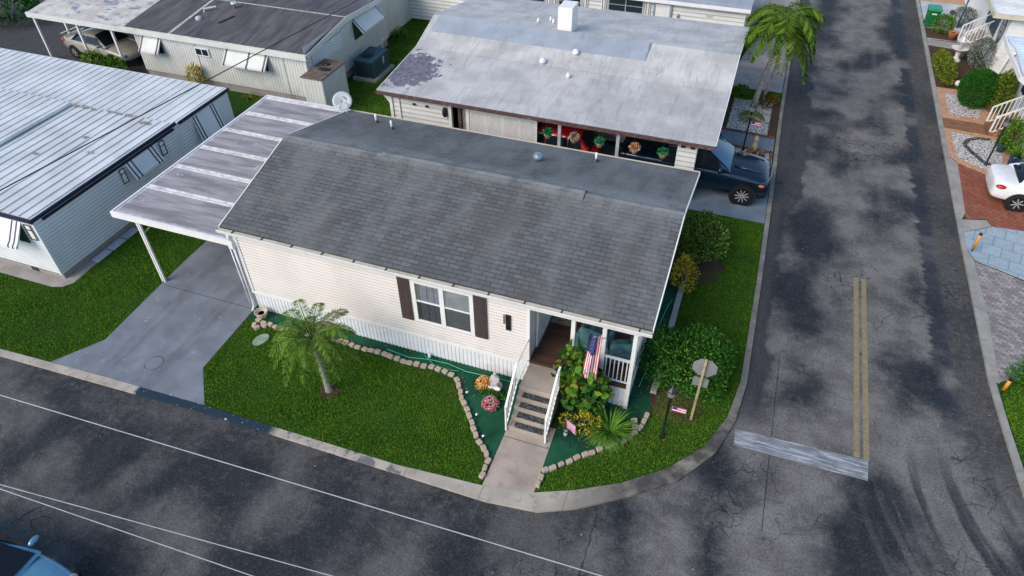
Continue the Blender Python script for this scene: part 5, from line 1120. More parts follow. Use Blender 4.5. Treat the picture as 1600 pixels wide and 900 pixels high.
def flowers(name, label, loc, r, h, m, seed):
    t = thing(name, label, "flowers", loc, "flower clumps on the green carpet"); g = np.random.default_rng(seed); n = 150
    u = g.normal(0, 1, (n, 3)); u[:, 2] = abs(u[:, 2]); u /= np.linalg.norm(u, axis=1)[:, None]; C = np.array(loc) + (0, 0, .05) + u * (r, r, h)
    P = []; D = []; N = []
    for c, v in zip(C, u):
        for k in range(5): a = 6.28 * k / 5 + g.random(); P.append(c); D.append(np.array([math.cos(a), math.sin(a), .3]) + v * .4); N.append(v)
    leaf_obj("petals", np.array(P), np.array(D), np.array(N), .055, .05, m, t)
    k = 240; u = g.normal(0, 1, (k, 3)); u[:, 2] = abs(u[:, 2]); u /= np.linalg.norm(u, axis=1)[:, None]
    leaf_obj("foliage", np.array(loc) + u * (r * 1.02, r * 1.02, h * .7) * g.uniform(.4, 1, (k, 1)), u, g.normal(0, 1, (k, 3)), .10, .035, M['bush_md'], t)
flowers("flower_clump", "orange red and yellow flowers left of the garden statue", (-5.3, 11.86, .07), .21, .26, M['flower'], 51)
flowers("flower_clump", "pink and yellow flowers in front of the garden statue near the handrail", (-4.85, 11.25, .07), .22, .22, M['flower2'], 52)
bush("shrub", "low dark green plant between the two flower clumps", "plant", (-4.9, 11.52, .07), .36, .16, .22, 500, .08, .03, M['bush_dk'], 53, stems=0)
pt = thing("flower_pot", "pale empty flower pot at the corner of the cream house by the driveway", "pot", (-13.0, 12.12, .07)); part("pot", MB().lathe((-13.0, 12.12, .07), [(.13, 0), (.18, .16), (.20, .24), (.21, .26), (.19, .27), (.17, .23), (.16, .2)], 16), M['pot'], pt, True); part("soil", MB().lathe((-13.0, 12.12, .26), [(.165, 0), (.1, .01)], 14), M['soil'], pt)
solo("stepping_stone", MB().prism([(-12.45 + .20 * math.cos(k) + .05 * math.sin(k), 11.25 + .27 * math.sin(k)) for k in np.linspace(0, 6.28, 16)[:-1]], .06, .118), mat("mossy_stone", (.20, .27, .19), .9, var=.2, scale=5), "oval mossy grey stepping stone in the front lawn by the driveway", "stone", bevel=.01)
hs = MB(); hs.tube([(-8.6, 12.2, .09), (-7.8, 12.12, .09), (-7.2, 12.25, .09), (-6.6, 12.28, .09), (-6.0, 12.18, .09), (-5.2, 12.22, .09), (-4.4, 12.26, .09)], .013, 6); hs.tube([(-7.4, 12.35, .10), (-7.0, 12.1, .09), (-6.5, 12.06, .09), (-6.2, 12.12, .09)], .013, 6)
solo("garden_hose", hs, M['hose'], "thin green garden hose lying on the green carpet along the white skirting", "hose", smooth=True)
solo("garden_hose", MB().tube([(-1.1, 13.3, .09), (-.95, 14.6, .09), (-1.05, 15.8, .09), (-.95, 16.8, .09), (-.85, 17.3, .09)], .013, 6), M['hose'], "thin green garden hose on the green carpet along the side of the cream house", "hose", smooth=True)
solo("hose_tap", MB().lathe((-7.25, 12.36, .07), [(.05, 0), (.05, .1), (.03, .14)], 10), M['pvc'], "small white tap post by the white skirting", "tap")
for i, (x, y) in enumerate(((-5.60, 11.35), (-5.05, 10.72), (-4.62, 10.12))):
    q = thing("path_light", ["small solar light at the top bend of the curved edging", "small solar light halfway down the curved edging", "small solar light near the path end of the curved edging"][i], "garden light", (x, y, .07), "solar lights along the curved edging")
    part("cap", MB().lathe((x, y, .24), [(.045, 0), (.045, .03), (.02, .05)], 10), M['chrome'], q); part("stake", MB().tube([(x, y, .07), (x, y, .25)], .012, 6), M['black'], q)
# stop sign seen from behind
ss = thing("stop_sign", "stop sign seen from its grey back on a wooden post at the street corner", "sign", (.48, 12.65, .06))
part("post", MB().box(.455, .515, 12.63, 12.69, .06, 2.48), M['wood'], ss)
oc = MB(); oc.add([(.50 + .33 * math.cos(R(22.5 + 45 * k)), 12.72 + d, 2.12 + .33 * math.sin(R(22.5 + 45 * k))) for d in (0, .006) for k in range(8)], [tuple(range(8)), tuple(range(15, 7, -1))] + [(k, k + 8, (k + 1) % 8 + 8, (k + 1) % 8) for k in range(8)])
part("sign_plate", oc, M['signback'], ss); fo = MB(); fo.add([(.50 + .325 * math.cos(R(22.5 + 45 * k)), 12.729, 2.12 + .325 * math.sin(R(22.5 + 45 * k))) for k in range(8)], [tuple(range(8))]); part("sign_face", fo, M['flagred'], ss)
part("lower_plate", MB().box(.28, .68, 12.72, 12.726, 1.40, 1.72), M['signback'], ss)

# ------------------------------------------------------------------ vehicles
def loft(mb, rings, closed=True):
    n = len(rings[0]); b0 = len(mb.v); vs = [q for r in rings for q in r]; fs = []
    for i in range(len(rings) - 1): fs += [(i * n + k, (i + 1) * n + k, (i + 1) * n + (k + 1) % n, i * n + (k + 1) % n) for k in range(n)]
    fs += [tuple(range(n)), tuple(range(len(rings) * n - 1, (len(rings) - 1) * n - 1, -1))]
    return mb.add(vs, fs)
def body_ring(x, w, zb, zt, crown=.03, tuck=.86):
    half = [(w * .80, zb), (w * .97, zb + .10), (w, zb + (zt - zb) * .5), (w * .975, zt - .10), (w * tuck, zt - .015), (w * .40, zt + crown)]
    return [(x, y, z) for y, z in half] + [(x, -y, z) for y, z in reversed(half)]
def car(name, label, loc, rotz, L, W, stations, cab, pm_, wheels, wr, detail, cat="car"):
    t = thing(name, label, cat, loc, None, rotz); H = W / 2
    mb = MB(); loft(mb, [body_ring(x, H * k, zb, zt, cr) for x, k, zb, zt, cr in stations]); part("body", mb, pm_, t, True, subsurf=2, local=True)
    xr0, xr1, xf1, xf0, zb, zr, wb, wtp = cab     # rear base, rear top, front top, front base, belt z, roof z, half widths
    lo = [(xr0, wb * .96), (xf0, wb * .93)]; hi = [(xr1, wtp * .95), ((xr1 + xf1) / 2, wtp), (xf1, wtp * .95)]
    cb = MB(); rings = []
    for x, w_, z in ((xr0, wb * .94, zb), (xr0 * .72 + xr1 * .28, wb * .90, zb + (zr - zb) * .34), (xr1, wtp * .95, zr - .02), ((xr1 + xf1) / 2, wtp, zr + .025), (xf1, wtp * .95, zr - .02), (xf0 * .72 + xf1 * .28, wb * .88, zb + (zr - zb) * .31), (xf0, wb * .92, zb)):
        k_ = (z - zb) / (zr - zb); bw = wb
        ring = [(bw * .98, zb - .03), (max(w_, bw * .97 - (bw - wtp) * k_), zb + (z - zb) * .85), (w_ * .86, z), (0, z + .015 * k_)]
        rings.append([(x, y, zz) for y, zz in ring] + [(x, -y, zz) for y, zz in reversed(ring[:3])])
    loft(cb, rings); cabo = part("cabin", cb, pm_, t, True, bevel=.02, local=True)
    def quad(a, b_, c_, d_, off, ins=(.06, .94, .1, .92)):
        a, b_, c_, d_ = map(Vector, (a, b_, c_, d_)); f = lambda u, v: (a.lerp(b_, u)).lerp(d_.lerp(c_, u), v); nrm = (b_ - a).cross(d_ - a).normalized()
        u0, u1, v0, v1 = ins; m_ = MB(); vs_ = []; n = 6
        for j in range(n + 1):
            for i in range(n + 1):
                u = u0 + (u1 - u0) * i / n; v = v0 + (v1 - v0) * j / n; bulge = math.sin(math.pi * i / n) * .03; vs_.append(f(u, v) + nrm * (off - bulge))
        m_.add(vs_, [(j * (n + 1) + i, j * (n + 1) + i + 1, (j + 1) * (n + 1) + i + 1, (j + 1) * (n + 1) + i) for j in range(n) for i in range(n)]); return m_
    fw, ft = wb * .96, wtp * .97
    part("windshield", quad((xf0 - .01, fw, zb), (xf0 - .01, -fw, zb), (xf1, -ft, zr), (xf1, ft, zr), -.022, (.04, .96, .06, .96)), M['truckglass'] if detail.get('truck') else M['carglass'], t, True, local=True)
    if detail.get('rear', True): part("rear_window", quad((xr0 + .01, -fw, zb), (xr0 + .01, fw, zb), (xr1, ft, zr), (xr1, -ft, zr), -.022, (.08, .92, .12, .92)), M['carglass'], t, True, local=True)
    for s in (1, -1):
        cuts = detail.get('cuts', (.08, .5, .92)); zlo = zb + .05
        for u0, u1 in zip(cuts[:-1], cuts[1:]):
            xa, xb = xr0 + (xf0 - xr0) * u0, xr0 + (xf0 - xr0) * u1
            xc = max(min(xb, xf1 + (xf0 - xf1) * .25), xr1); xd = min(max(xa, xr1 - (xr1 - xr0) * .2), xf1)
            y0, y1 = wb * .985 + .012, wb * .97 - (wb - wtp) * .8 + .014; zt_ = zr - .09
            q = [(xa + .03, s * y0, zlo), (xb - .03, s * y0, zlo), (xc - .03, s * y1, zt_), (xd + .03, s * y1, zt_)]; m_ = MB(); m_.add(q, [(0, 1, 2, 3)] if s < 0 else [(3, 2, 1, 0)]); part("side_window", m_, M['carglass'], t, local=True)
        mi = MB(); mi.ell((xf0 - .30 if not detail.get('truck') else xf0 - .38, s * (H + .06), zb + .08), (.07, .15, .085) if not detail.get('truck') else (.09, .13, .13)); part("mirror", mi, pm_, t, True, local=True)
        for x, z in detail.get('heads', ((L / 2 - .16, .66),)): e = MB(); e.ell((x - .05, s * H * .72, z), (.13, .15, .07)); part("headlight", e, M['hl'], t, True, local=True)
        for x, z in detail.get('tails', ((-L / 2 + .10, .82),)): e = MB(); e.ell((x + .10, s * H * .83, z), (.20, .13, .085)); part("taillight", e, M['tl'], t, True, local=True)
    for x in wheels:
        for s in (1, -1):
            y1 = s * (H + .012); y0 = s * (H - .22); tr_ = MB(); n = 28
            a_ = MB(); a_.add([(x + (wr + .07) * math.cos(6.2832 * k / n), s * (H + .002), wr + (wr + .07) * math.sin(6.2832 * k / n)) for k in range(n)] + [(x + (wr + .07) * math.cos(6.2832 * k / n), s * (H - .3), wr + (wr + .07) * math.sin(6.2832 * k / n)) for k in range(n)], [tuple(range(n)), tuple(range(n, 2 * n))] + [(k, (k + 1) % n, n + (k + 1) % n, n + k) for k in range(n)]); part("wheel_arch", a_, M['black'], t, local=True)
            prof = [(wr * .55, y0), (wr * .93, y0), (wr, y0 + s * .05), (wr, y1 - s * .05), (wr * .93, y1), (wr * .66, y1), (wr * .62, y1 - s * .03)]
            vs_ = [(x + r * math.cos(6.2832 * k / n), y, wr + r * math.sin(6.2832 * k / n)) for r, y in prof for k in range(n)]
            tr_.add(vs_, [(i * n + k, i * n + (k + 1) % n, (i + 1) * n + (k + 1) % n, (i + 1) * n + k) for i in range(len(prof) - 1) for k in range(n)])
            wh = part("wheel", tr_, M['rubber'], t, True, local=True)
            rm = MB(); yy = y1 - s * .02; rm.add([(x + wr * .63 * math.cos(6.2832 * k / n), y1 - s * .05, wr + wr * .63 * math.sin(6.2832 * k / n)) for k in range(n)], [tuple(range(n))]); part("wheel_well", rm, M['black'], wh, local=True)
            sp = MB(); ns = 10 if detail.get('truck') else 7
            for k in range(ns):
                a1 = 6.2832 * k / ns; c_, d_ = math.cos(a1), math.sin(a1); sp.bar((x + wr * .08 * c_, yy, wr + wr * .08 * d_), (x + wr * .62 * c_, yy + s * .012, wr + wr * .62 * d_), .05 if not detail.get('truck') else .06, .03)
            sp.add([(x + rr * math.cos(6.2832 * k / n), yy + s * .01, wr + rr * math.sin(6.2832 * k / n)) for rr in (wr * .58, wr * .66) for k in range(n)], [(k, (k + 1) % n, n + (k + 1) % n, n + k) for k in range(n)])
            part("rim", sp, M['alloy'], wh, local=True)
    return t
# pickup truck
tk = car("pickup_truck", "dark blue pickup truck parked nose out under the carport roof", (-1.42, 24.45, .07), 0, 5.8, 2.02,
    [(-2.86, .90, .54, 1.36, .0), (-2.80, .97, .48, 1.38, .0), (-1.5, .99, .44, 1.38, 0), (0, .99, .42, 1.34, 0), (.75, .99, .42, 1.30, .02), (1.3, .99, .44, 1.28, .05), (2.2, .985, .46, 1.23, .06), (2.62, .95, .50, 1.16, .05), (2.84, .86, .56, 1.04, .02), (2.90, .72, .60, .95, 0)],
    (-1.15, -1.0, .42, 1.42, 1.29, 2.0, .98, .82), M['truck'], (2.02, -1.75), .42, dict(truck=True, cuts=(.03, .42, .92), heads=((2.68, .92),), tails=((-2.84, 1.05),)))
gm = MB(); gm.box(2.82, 2.91, -.64, .64, .64, .98); part("grille", gm, M['black'], tk, local=True, bevel=.03)
bm = MB()
for (x0, y0), (x1, y1) in zip(((2.55, -1.0), (2.80, -.85), (2.93, -.4), (2.93, .4), (2.80, .85)), ((2.80, -.85), (2.93, -.4), (2.93, .4), (2.80, .85), (2.55, 1.0))): bm.bar((x0, y0, .50), (x1, y1, .50), .10, .16)
part("bumper", bm, M['truck'], tk, local=True, bevel=.02)
cm = MB()
for (x0, y0), (x1, y1) in zip(((2.60, -.93), (2.80, -.74), (2.90, -.3), (2.90, .3), (2.80, .74)), ((2.80, -.74), (2.90, -.3), (2.90, .3), (2.80, .74), (2.60, .93))): cm.bar((x0, y0, 1.03), (x1, y1, 1.03), .03, .04); cm.bar((x0 + .02, y0, .62), (x1 + .02, y1, .62), .02, .02)
part("chrome_trim", cm, M['chrome'], tk, local=True)
for s in (1, -1): e = MB(); e.ell((2.62, s * .93, .92), (.12, .06, .06)); part("side_marker", e, M['amber'], tk, True, local=True)
for s in (1, -1): hb = MB(); hb.tube([(1.5, s * .45, 1.315), (2.0, s * .52, 1.29), (2.55, s * .50, 1.20)], [.03, .05, .02], 6); part("hood_ridge", hb, M['truck'], tk, True, local=True)
red = car("red_car", "red hatchback car parked under the carport behind the hanging baskets", (-7.35, 24.25, .07), math.pi, 4.4, 1.8,
    [(-2.18, .72, .45, .95, 0), (-2.08, .92, .32, 1.02, .02), (-1.2, .98, .26, 1.02, .02), (0, 1, .26, 1.0, .02), (1.0, .99, .26, .98, .03), (1.7, .95, .28, .90, .03), (2.1, .82, .36, .76, .02), (2.2, .66, .42, .64, 0)],
    (-2.0, -1.45, .25, 1.05, 1.0, 1.60, .88, .66), M['red'], (1.35, -1.35), .33, dict(cuts=(.12, .32, .62, .92), tails=((-2.05, .92),)))
bg_ = car("beige_sedan", "beige sedan with a rear spoiler parked under the peeling carport of the aged white house", (-32.6, 26.35, .07), R(-6), 4.7, 1.8,
    [(-2.33, .74, .42, .95, 0), (-2.25, .92, .32, 1.02, .02), (-1.5, .98, .26, 1.04, .03), (0, 1, .24, .98, .02), (1.0, .99, .25, .95, .03), (1.75, .95, .28, .85, .035), (2.2, .82, .34, .70, .02), (2.34, .66, .40, .60, 0)],
    (-1.75, -.85, .25, 1.15, .98, 1.42, .87, .62), M['beige'], (1.42, -1.40), .33, dict(cuts=(.14, .50, .92), tails=((-2.22, .88),)))
sp_ = MB(); sp_.obox((-2.1, 0, 1.18), (.22, 1.55, .03), (0, R(-8), 0)); sp_.box(-2.14, -2.04, -.62, -.56, 1.0, 1.17); sp_.box(-2.14, -2.04, .56, .62, 1.0, 1.17); part("spoiler", sp_, M['beige'], bg_, local=True, bevel=.01)
ws_ = car("white_sedan", "white sedan parked on the red paver driveway", (11.62, 27.3, .075), R(0), 4.6, 1.8,
    [(-2.28, .74, .42, .92, 0), (-2.20, .92, .30, 1.02, .02), (-1.6, .98, .26, 1.05, .03), (0, 1, .24, .98, .02), (1.0, .99, .25, .95, .03), (1.75, .95, .28, .85, .035), (2.2, .82, .34, .70, .02), (2.3, .66, .40, .60, 0)],
    (-1.62, -.85, .25, 1.15, .99, 1.45, .87, .62), M['whitepaint'], (1.40, -1.32), .34, dict(cuts=(.12, .50, .92), tails=((-2.12, .86),)))
bc = car("blue_car", "light blue car with two dark hood stripes on the main street", (-13.55, 2.62, 0), R(0), 4.6, 1.80,
    [(-2.28, .74, .42, .95, 0), (-2.2, .92, .30, 1.0, .02), (-1.3, .98, .26, 1.02, .03), (0, 1, .24, .98, .02), (1.0, .99, .25, .95, .04), (1.55, .96, .28, .88, .05), (2.0, .86, .34, .76, .04), (2.2, .66, .40, .62, .0), (2.28, .5, .42, .55, 0)],
    (-1.9, -1.1, .15, 1.08, .98, 1.46, .87, .62), M['bluepaint'], (1.38, -1.36), .33, dict(cuts=(.12, .50, .92), heads=((2.02, .68),)))
hs_ = MB()
for y in (-.14, .10): hs_.add([(1.14, y, 1.016), (1.14, y + .09, 1.016), (1.55, y + .085, .955), (1.55, y, .955), (1.95, y, .835), (1.95, y + .08, .835)], [(0, 3, 2, 1), (3, 4, 5, 2)])
part("hood_stripe", hs_, M['black'], bc, local=True)

# ------------------------------------------------------------------ east side of the side street
def bed(name, poly, z, m): return struct(name, MB().prism(poly, 0, z), m)
bed("driveway", [(8.52, 42.95), (14, 42.9), (14, 49.0), (8.54, 49.0)], .072, M['lightslab'])
bed("driveway", [(8.54, 49.02), (14, 49.02), (14, 52), (8.56, 52)], .074, M['peach'])
bed("mulch_bed", [(8.51, 43.05), (10.2, 42.95), (10.2, 44.3), (8.52, 44.6)], .085, M['mulch'])
bed("footpath", [(8.50, 42.0), (10.1, 41.8), (10.1, 42.7), (8.51, 42.9)], .08, M['pad'])
bed("mulch_bed", [(8.47, 36.75), (11.2, 36.75), (11.2, 41.7), (8.5, 41.9)], .075, M['mulch'])
bed("garden_border", [(8.46, 33.5), (10.9, 33.3), (11.1, 36.7), (8.47, 36.7)], .078, M['peach'])
bed("gravel_bed", [(8.82, 33.95), (10.0, 33.85), (10.6, 36.3), (8.80, 36.0)], .10, M['gravel'])
bed("footpath", [(8.45, 32.55), (11.0, 32.35), (11.0, 33.28), (8.46, 33.48)], .074, M['pathbrick'])
bed("garden_border", [(8.45, 30.0), (8.75, 29.45), (9.85, 28.75), (10.4, 28.6), (10.95, 30.6), (10.9, 32.3), (8.45, 32.5)], .078, M['peach'])
bed("gravel_bed", [(8.72, 30.15), (8.9, 29.8), (9.9, 29.15), (10.2, 29.05), (10.55, 30.6), (10.5, 31.95), (8.72, 32.1)], .10, M['gravel'])
bed("gravel_bed", [(10.5, 28.4), (14, 28.4), (14, 32.3), (11.0, 32.3), (11.02, 30.6)], .076, M['gravel'])
cv = MB(); cpts = [(10.2, 31.9), (9.7, 31.85), (9.3, 31.55), (9.12, 31.1), (9.3, 30.6), (9.55, 30.1), (9.75, 29.75), (9.95, 29.7)]
for (a, b_), (c_, d_) in zip(cpts[:-1], cpts[1:]):
    dv = Vector((c_ - a, d_ - b_, 0)); nv = Vector((-dv.y, dv.x, 0)).normalized() * .09; cv.prism([(a - nv.x, b_ - nv.y), (c_ - nv.x, d_ - nv.y), (c_ + nv.x, d_ + nv.y), (a + nv.x, b_ + nv.y)], .08, .125)
struct("dark_gravel_curve", cv, M['gravel_dk'])
bed("pavement", [(8.45, 25.2), (9.3, 25.45), (9.42, 25.1), (8.95, 24.75), (8.44, 24.4), (8.44, 29.9), (8.72, 29.4), (8.62, 25.7)], .082, M['pad'])
bed("driveway", [(8.60, 25.3), (9.33, 25.55), (9.44, 25.09), (16, 25.61), (16, 28.4), (10.3, 28.6), (8.7, 29.4)], .074, M['redbrick'])
bed("pavement", [(8.44, 23.4), (8.44, 24.38), (8.97, 24.72), (9.44, 25.08), (16, 25.6), (16, 20.6), (10.06, 22.15), (8.62, 22.75)], .078, M['tile'])
bed("pavement", [(8.58, 22.7), (10.05, 22.08), (16, 20.5), (16, 17.4), (9.3, 17.4), (8.60, 16.95), (8.66, 19.5)], .072, M['greypaver'])
bed("garden_border", [(8.44, 23.3), (8.58, 22.72), (8.66, 19.5), (8.60, 16.9), (8.50, 16.9), (8.44, 20)], .086, M['kerb_r'])
bn = thing("wheelie_bin", "green wheeled refuse bin at the kerb at the top of the side street", "bin", (8.72, 44.9, .08))
bnm = MB(); bnm.add([(8.47, 44.62, .12), (8.97, 44.62, .12), (8.97, 45.14, .12), (8.47, 45.14, .12), (8.40, 44.5, 1.02), (9.04, 44.5, 1.02), (9.04, 45.25, 1.02), (8.40, 45.25, 1.02)], [(0, 3, 2, 1), (4, 5, 6, 7), (0, 1, 5, 4), (1, 2, 6, 5), (2, 3, 7, 6), (3, 0, 4, 7)]); part("body", bnm, M['greenplastic'], bn, bevel=.03)
ld = MB(); ld.box(8.36, 9.08, 44.44, 45.3, 1.02, 1.10); ld.box(8.40, 9.04, 44.5, 45.2, 1.10, 1.16); part("lid", ld, M['greenlid'], bn, bevel=.03); part("marking", MB().box(8.6, 8.85, 44.505, 44.53, .82, .88), M['white'], bn)
for s in (8.48, 8.96): part("wheel", MB().extx([(45.2 + .11 * math.cos(k), .19 + .11 * math.sin(k)) for k in np.linspace(0, 6.28, 14)[:-1]], s - .03, s + .03), M['rubber'], bn)
fo_ = thing("garden_fountain", "white two tiered garden fountain among the shrubs by the side street", "fountain", (9.62, 40.2, .08))
part("pedestal", MB().lathe((9.62, 40.2, .08), [(.26, 0), (.24, .10), (.14, .16), (.09, .30), (.13, .45), (.09, .55)], 16), M['whitecast'], fo_, True)
part("basin", MB().lathe((9.62, 40.2, .60), [(.08, 0), (.30, .08), (.40, .17), (.42, .20), (.36, .17), (.1, .10)], 18), M['whitecast'], fo_, True)
part("upper_basin", MB().lathe((9.62, 40.2, .70), [(.07, 0), (.06, .34), (.2, .40), (.30, .48), (.26, .46), (.08, .42), (.06, .60), (.02, .66)], 18), M['whitecast'], fo_, True)
solo("shell_ornament", MB().lathe((9.95, 40.9, .08), [(.15, 0), (.2, .3), (.35, .5), (.36, .55), (.2, .5)], 12), M['whitecast'], "white shell shaped bowl behind the garden fountain", "ornament", smooth=True)
solo("garden_ball", MB().ell((9.42, 37.1, .22), (.15, .15, .14)), M['whitecast'], "small round white ornament in the bed above the large round juniper", "ornament", smooth=True)
bush("shrub", "low bed of variegated yellow green plants along the kerb left of the fountain", "shrub", (8.92, 38.7, .08), .46, 2.0, .5, 3200, .15, .035, M['bush_lime'], 61, amt=.12, stems=0)
bush("shrub", "silvery grey green shrub right of the white fountain", "shrub", (10.62, 39.9, .08), .62, .8, 1.4, 2600, .10, .035, M['bush_silver'], 62)
bush("shrub", "rounded light green shrub beside the green refuse bin", "shrub", (9.25, 44.0, .08), .55, .55, .95, 1700, .10, .04, M['bush_md'], 63)
bush("shrub", "grey green shrub on the pale driveway near the upper stairs", "shrub", (10.35, 45.3, .08), .6, .5, 1.1, 1700, .10, .035, M['bush_silver'], 64)
bush("juniper", "large smooth egg shaped dark green juniper in the white gravel bed", "shrub", (9.85, 35.25, .08), .80, .85, 1.65, 17000, .10, .026, M['juniper'], 65, amt=.05, inner=.72, updir=.9)
bush("shrub", "tall yellow green shrub between the juniper and the house stairs", "shrub", (10.72, 34.9, .08), .48, .8, 1.75, 2400, .13, .045, M['bush_lime'], 66, amt=.2)
bush("shrub", "leafy shrub against the white wall right of the yard lamp", "shrub", (10.75, 31.4, .08), .40, .7, 1.2, 1100, .14, .05, M['bush_md'], 67, amt=.25)
bush("shrub", "leafy dark bush at the edge of the grass below the grey pavers", "shrub", (9.45, 17.2, .07), .6, .5, .75, 1500, .10, .04, M['bush_dk'], 68)
bush("shrub", "dark green bush in the far corner behind the peeling carport", "shrub", (-42.0, 28.5, .07), 2.2, 2.0, 2.6, 1800, .3, .12, M['juniper'], 69)
bush("shrub", "brownish green shrub at the far end of the back yard grass", "shrub", (-17.0, 39, .06), 1.3, 1.6, 1.1, 1500, .2, .06, M['red_leaf'], 70)
strap_clump("grass_clump", "grassy clump at the back corner of the aged white house", (-19.3, 34.0, .07), 90, .9, M['spider'], 71, .03)
bush("croton", "small bronze leaved plant against the aged white wall", "shrub", (-25.4, 24.7, .07), .35, .3, 1.25, 420, .2, .05, M['bush_yl'], 72, amt=.3)
for i, (x, lb) in enumerate(((-31.6, "leafy plant in front of the beige sedan's rear door under the peeling carport"), (-30.4, "leafy plant in front of the beige sedan's hood under the peeling carport"))): bush("shrub", lb, "shrub", (x, 24.6, .07), .7, .4, .9, 500, .26, .07, M['bush_md'], 73 + i)
for i, x in enumerate((-22.6, -21.9, -21.4, -20.5)): strap_clump("strap_plant", ["yellow green strap plant at the wall of the aged white house, first from the left", "yellow green strap plant second from the left along the aged white house wall", "yellow green strap plant third from the left along the aged white house wall", "yellow green strap plant beside the tall storage cabinet"][i], (x, 24.75, .07), 40, .55, M['bush_lime'], 80 + i, .02, "strap plants along the aged white house wall")
bush("shrub", "low green shrub behind the far corner of the ribbed roof house", "shrub", (-19.9, 22.2, .06), .6, .5, .8, 600, .18, .05, M['bush_md'], 85)
def pot(x, y, r, h, m, label, plant=None, seed=1):
    t = thing("plant_pot", label, "pot", (x, y, .08)); part("pot", MB().lathe((x, y, .08), [(r * .7, 0), (r, h * .9), (r * 1.06, h), (r * .9, h), (r * .85, h * .9)], 14), M[m], t, True); part("soil", MB().lathe((x, y, .08 + h * .88), [(r * .86, 0), (r * .3, .01)], 12), M['soil'], t)
    if plant:
        g = np.random.default_rng(seed); n = 260; u = g.normal(0, 1, (n, 3)); u[:, 2] = abs(u[:, 2]); u /= np.linalg.norm(u, axis=1)[:, None]
        leaf_obj("foliage", np.array((x, y, h + .05)) + u * g.uniform(.1, .9, (n, 1)) * (r * 1.7, r * 1.7, r * 2), u + g.normal(0, .4, (n, 3)), g.normal(0, 1, (n, 3)), .14, .05, M[plant], t)
pot(10.75, 29.9, .24, .5, 'potblue', "glossy blue plant pot with green plant in the gravel behind the white sedan", 'bush_md', 3)
pot(10.45, 31.0, .18, .4, 'teal', "dark teal plant pot near the yard lamp by the lower stairs", 'bush_md', 4)
pot(9.72, 43.25, .25, .38, 'terracotta', "round terracotta pot at the corner of the mulch bed by the upper path")
solo("stone_planter", MB().box(9.75, 10.25, 43.55, 43.85, .08, .5), M['lightslab'], "pale rectangular planter behind the terracotta pot", "planter", bevel=.02)
pst = thing("lamp_post", "slim grey post standing on the pale driveway behind the terracotta pot", "post", (10.0, 44.2, .08)); part("pole", MB().tube([(10.0, 44.2, .08), (10.0, 44.2, 2.0)], .045, 8), M['teal'], pst, True); part("cap", MB().lathe((10.0, 44.2, 2.0), [(.09, 0), (.09, .18), (.02, .24)], 8), M['lampglass'], pst)
solo("garden_rock", MB().ell((10.15, 47.3, .16), (.16, .2, .12)), M['mulch'], "brown rounded rock on the pale driveway", "rock", smooth=True)
def marker(x, y, h, label):
    t = thing("marker_post", label, "marker post", (x, y, .08), "orange marker posts at the kerb"); part("post", MB().tube([(x, y, .24), (x, y, .08 + h - .06)], .052, 10), M['orange'], t, True); part("cap", MB().tube([(x, y, .08 + h - .06), (x, y, .08 + h)], .056, 10), M['black'], t); part("foot", MB().tube([(x, y, .08), (x, y, .24)], .022, 8), M['black'], t)
marker(8.56, 23.25, .78, "orange marker post at the edge of the pale blue tiles"); marker(8.58, 16.5, .62, "orange marker post at the edge of the grass below the grey pavers")
# house 6 and house 7
h6 = thing("porch_house", "cream sided house with pale roof and rounded porch opening at the top right", "house", (15, 43, .06))
w6 = MB(); w6.siding('x', 11.05, 22, 39.3, .1, 2.9, .2); w6.siding('y', 39.3, 41.0, 11.05, .1, 2.9, .2, -1); w6.siding('y', 43.8, 50, 11.05, .1, 2.9, .2, -1); w6.box(11.07, 11.2, 41.0, 43.8, .1, .95); w6.box(11.07, 11.2, 41.0, 43.8, 2.5, 2.9); part("wall", w6, M['white'], h6)
part("porch_back", MB().box(11.8, 11.9, 41, 43.8, .1, 2.9), M['brown'], h6)
r6 = MB(); r6.box(10.2, 22, 39.05, 51, 2.92, 3.0)
for k in range(58): r6.box(10.3, 22, 39.15 + k * .2, 39.18 + k * .2, 3.0, 3.02)
part("roof", r6, M['rib_roof'], h6); f6 = MB(); f6.box(10.12, 10.2, 38.97, 51, 2.80, 3.02); f6.box(10.2, 22, 38.97, 39.05, 2.80, 3.02); part("fascia", f6, M['gutter'], h6)
part("downspout", MB().tube([(13.0, 39.15, 2.8), (11.6, 39.22, .9), (11.5, 39.22, .1)], .05, 8), M['white'], h6)
part("arched_window", MB().extx([(40.1 + .42 * math.cos(k), 1.9 + .62 * math.sin(k)) for k in np.linspace(0, 6.28, 20)[:-1]], 11.0, 11.03), M['winglass'], h6)
def stairs(name, label, x0, x1, y0, y1, n, h, m):
    t = thing(name, label, "stairs", (x0, y0, .08)); mb = MB()
    for i in range(n): mb.box(x0 + (x1 - x0) * i / n, x0 + (x1 - x0) * (i + 1) / n - .002, y0, y1, .08, .08 + h * (i + 1) / n)
    part("stair_block", mb, M[m], t)
    for y in (y0 + .03, y1 - .03):
        rb = MB(); a, b_ = Vector((x0 + .03, y, .95)), Vector((x1, y, .95 + h)); rb.bar(a, b_, .05); rb.bar(a - Vector((0, 0, .75)), b_ - Vector((0, 0, .75)), .04); rb.bar(a, (a.x, y, .08), .06)
        for i in range(1, 7): q = a.lerp(b_, i / 7); rb.bar(q, q - Vector((0, 0, .75)), .028)
        part("handrail", rb, M['white'], t)
    return t
stairs("porch_stairs", "concrete porch stairs with white railing behind the fountain", 9.95, 11.02, 41.9, 43.0, 4, .75, 'pad')
stairs("porch_stairs", "brick coloured stairs with white railing beside the yellow green shrub", 10.15, 11.2, 32.3, 33.35, 4, .75, 'pathbrick')
h7 = thing("blue_roof_house", "white house with a pale blue metal roof at the right edge", "house", (15, 32.5, .06))
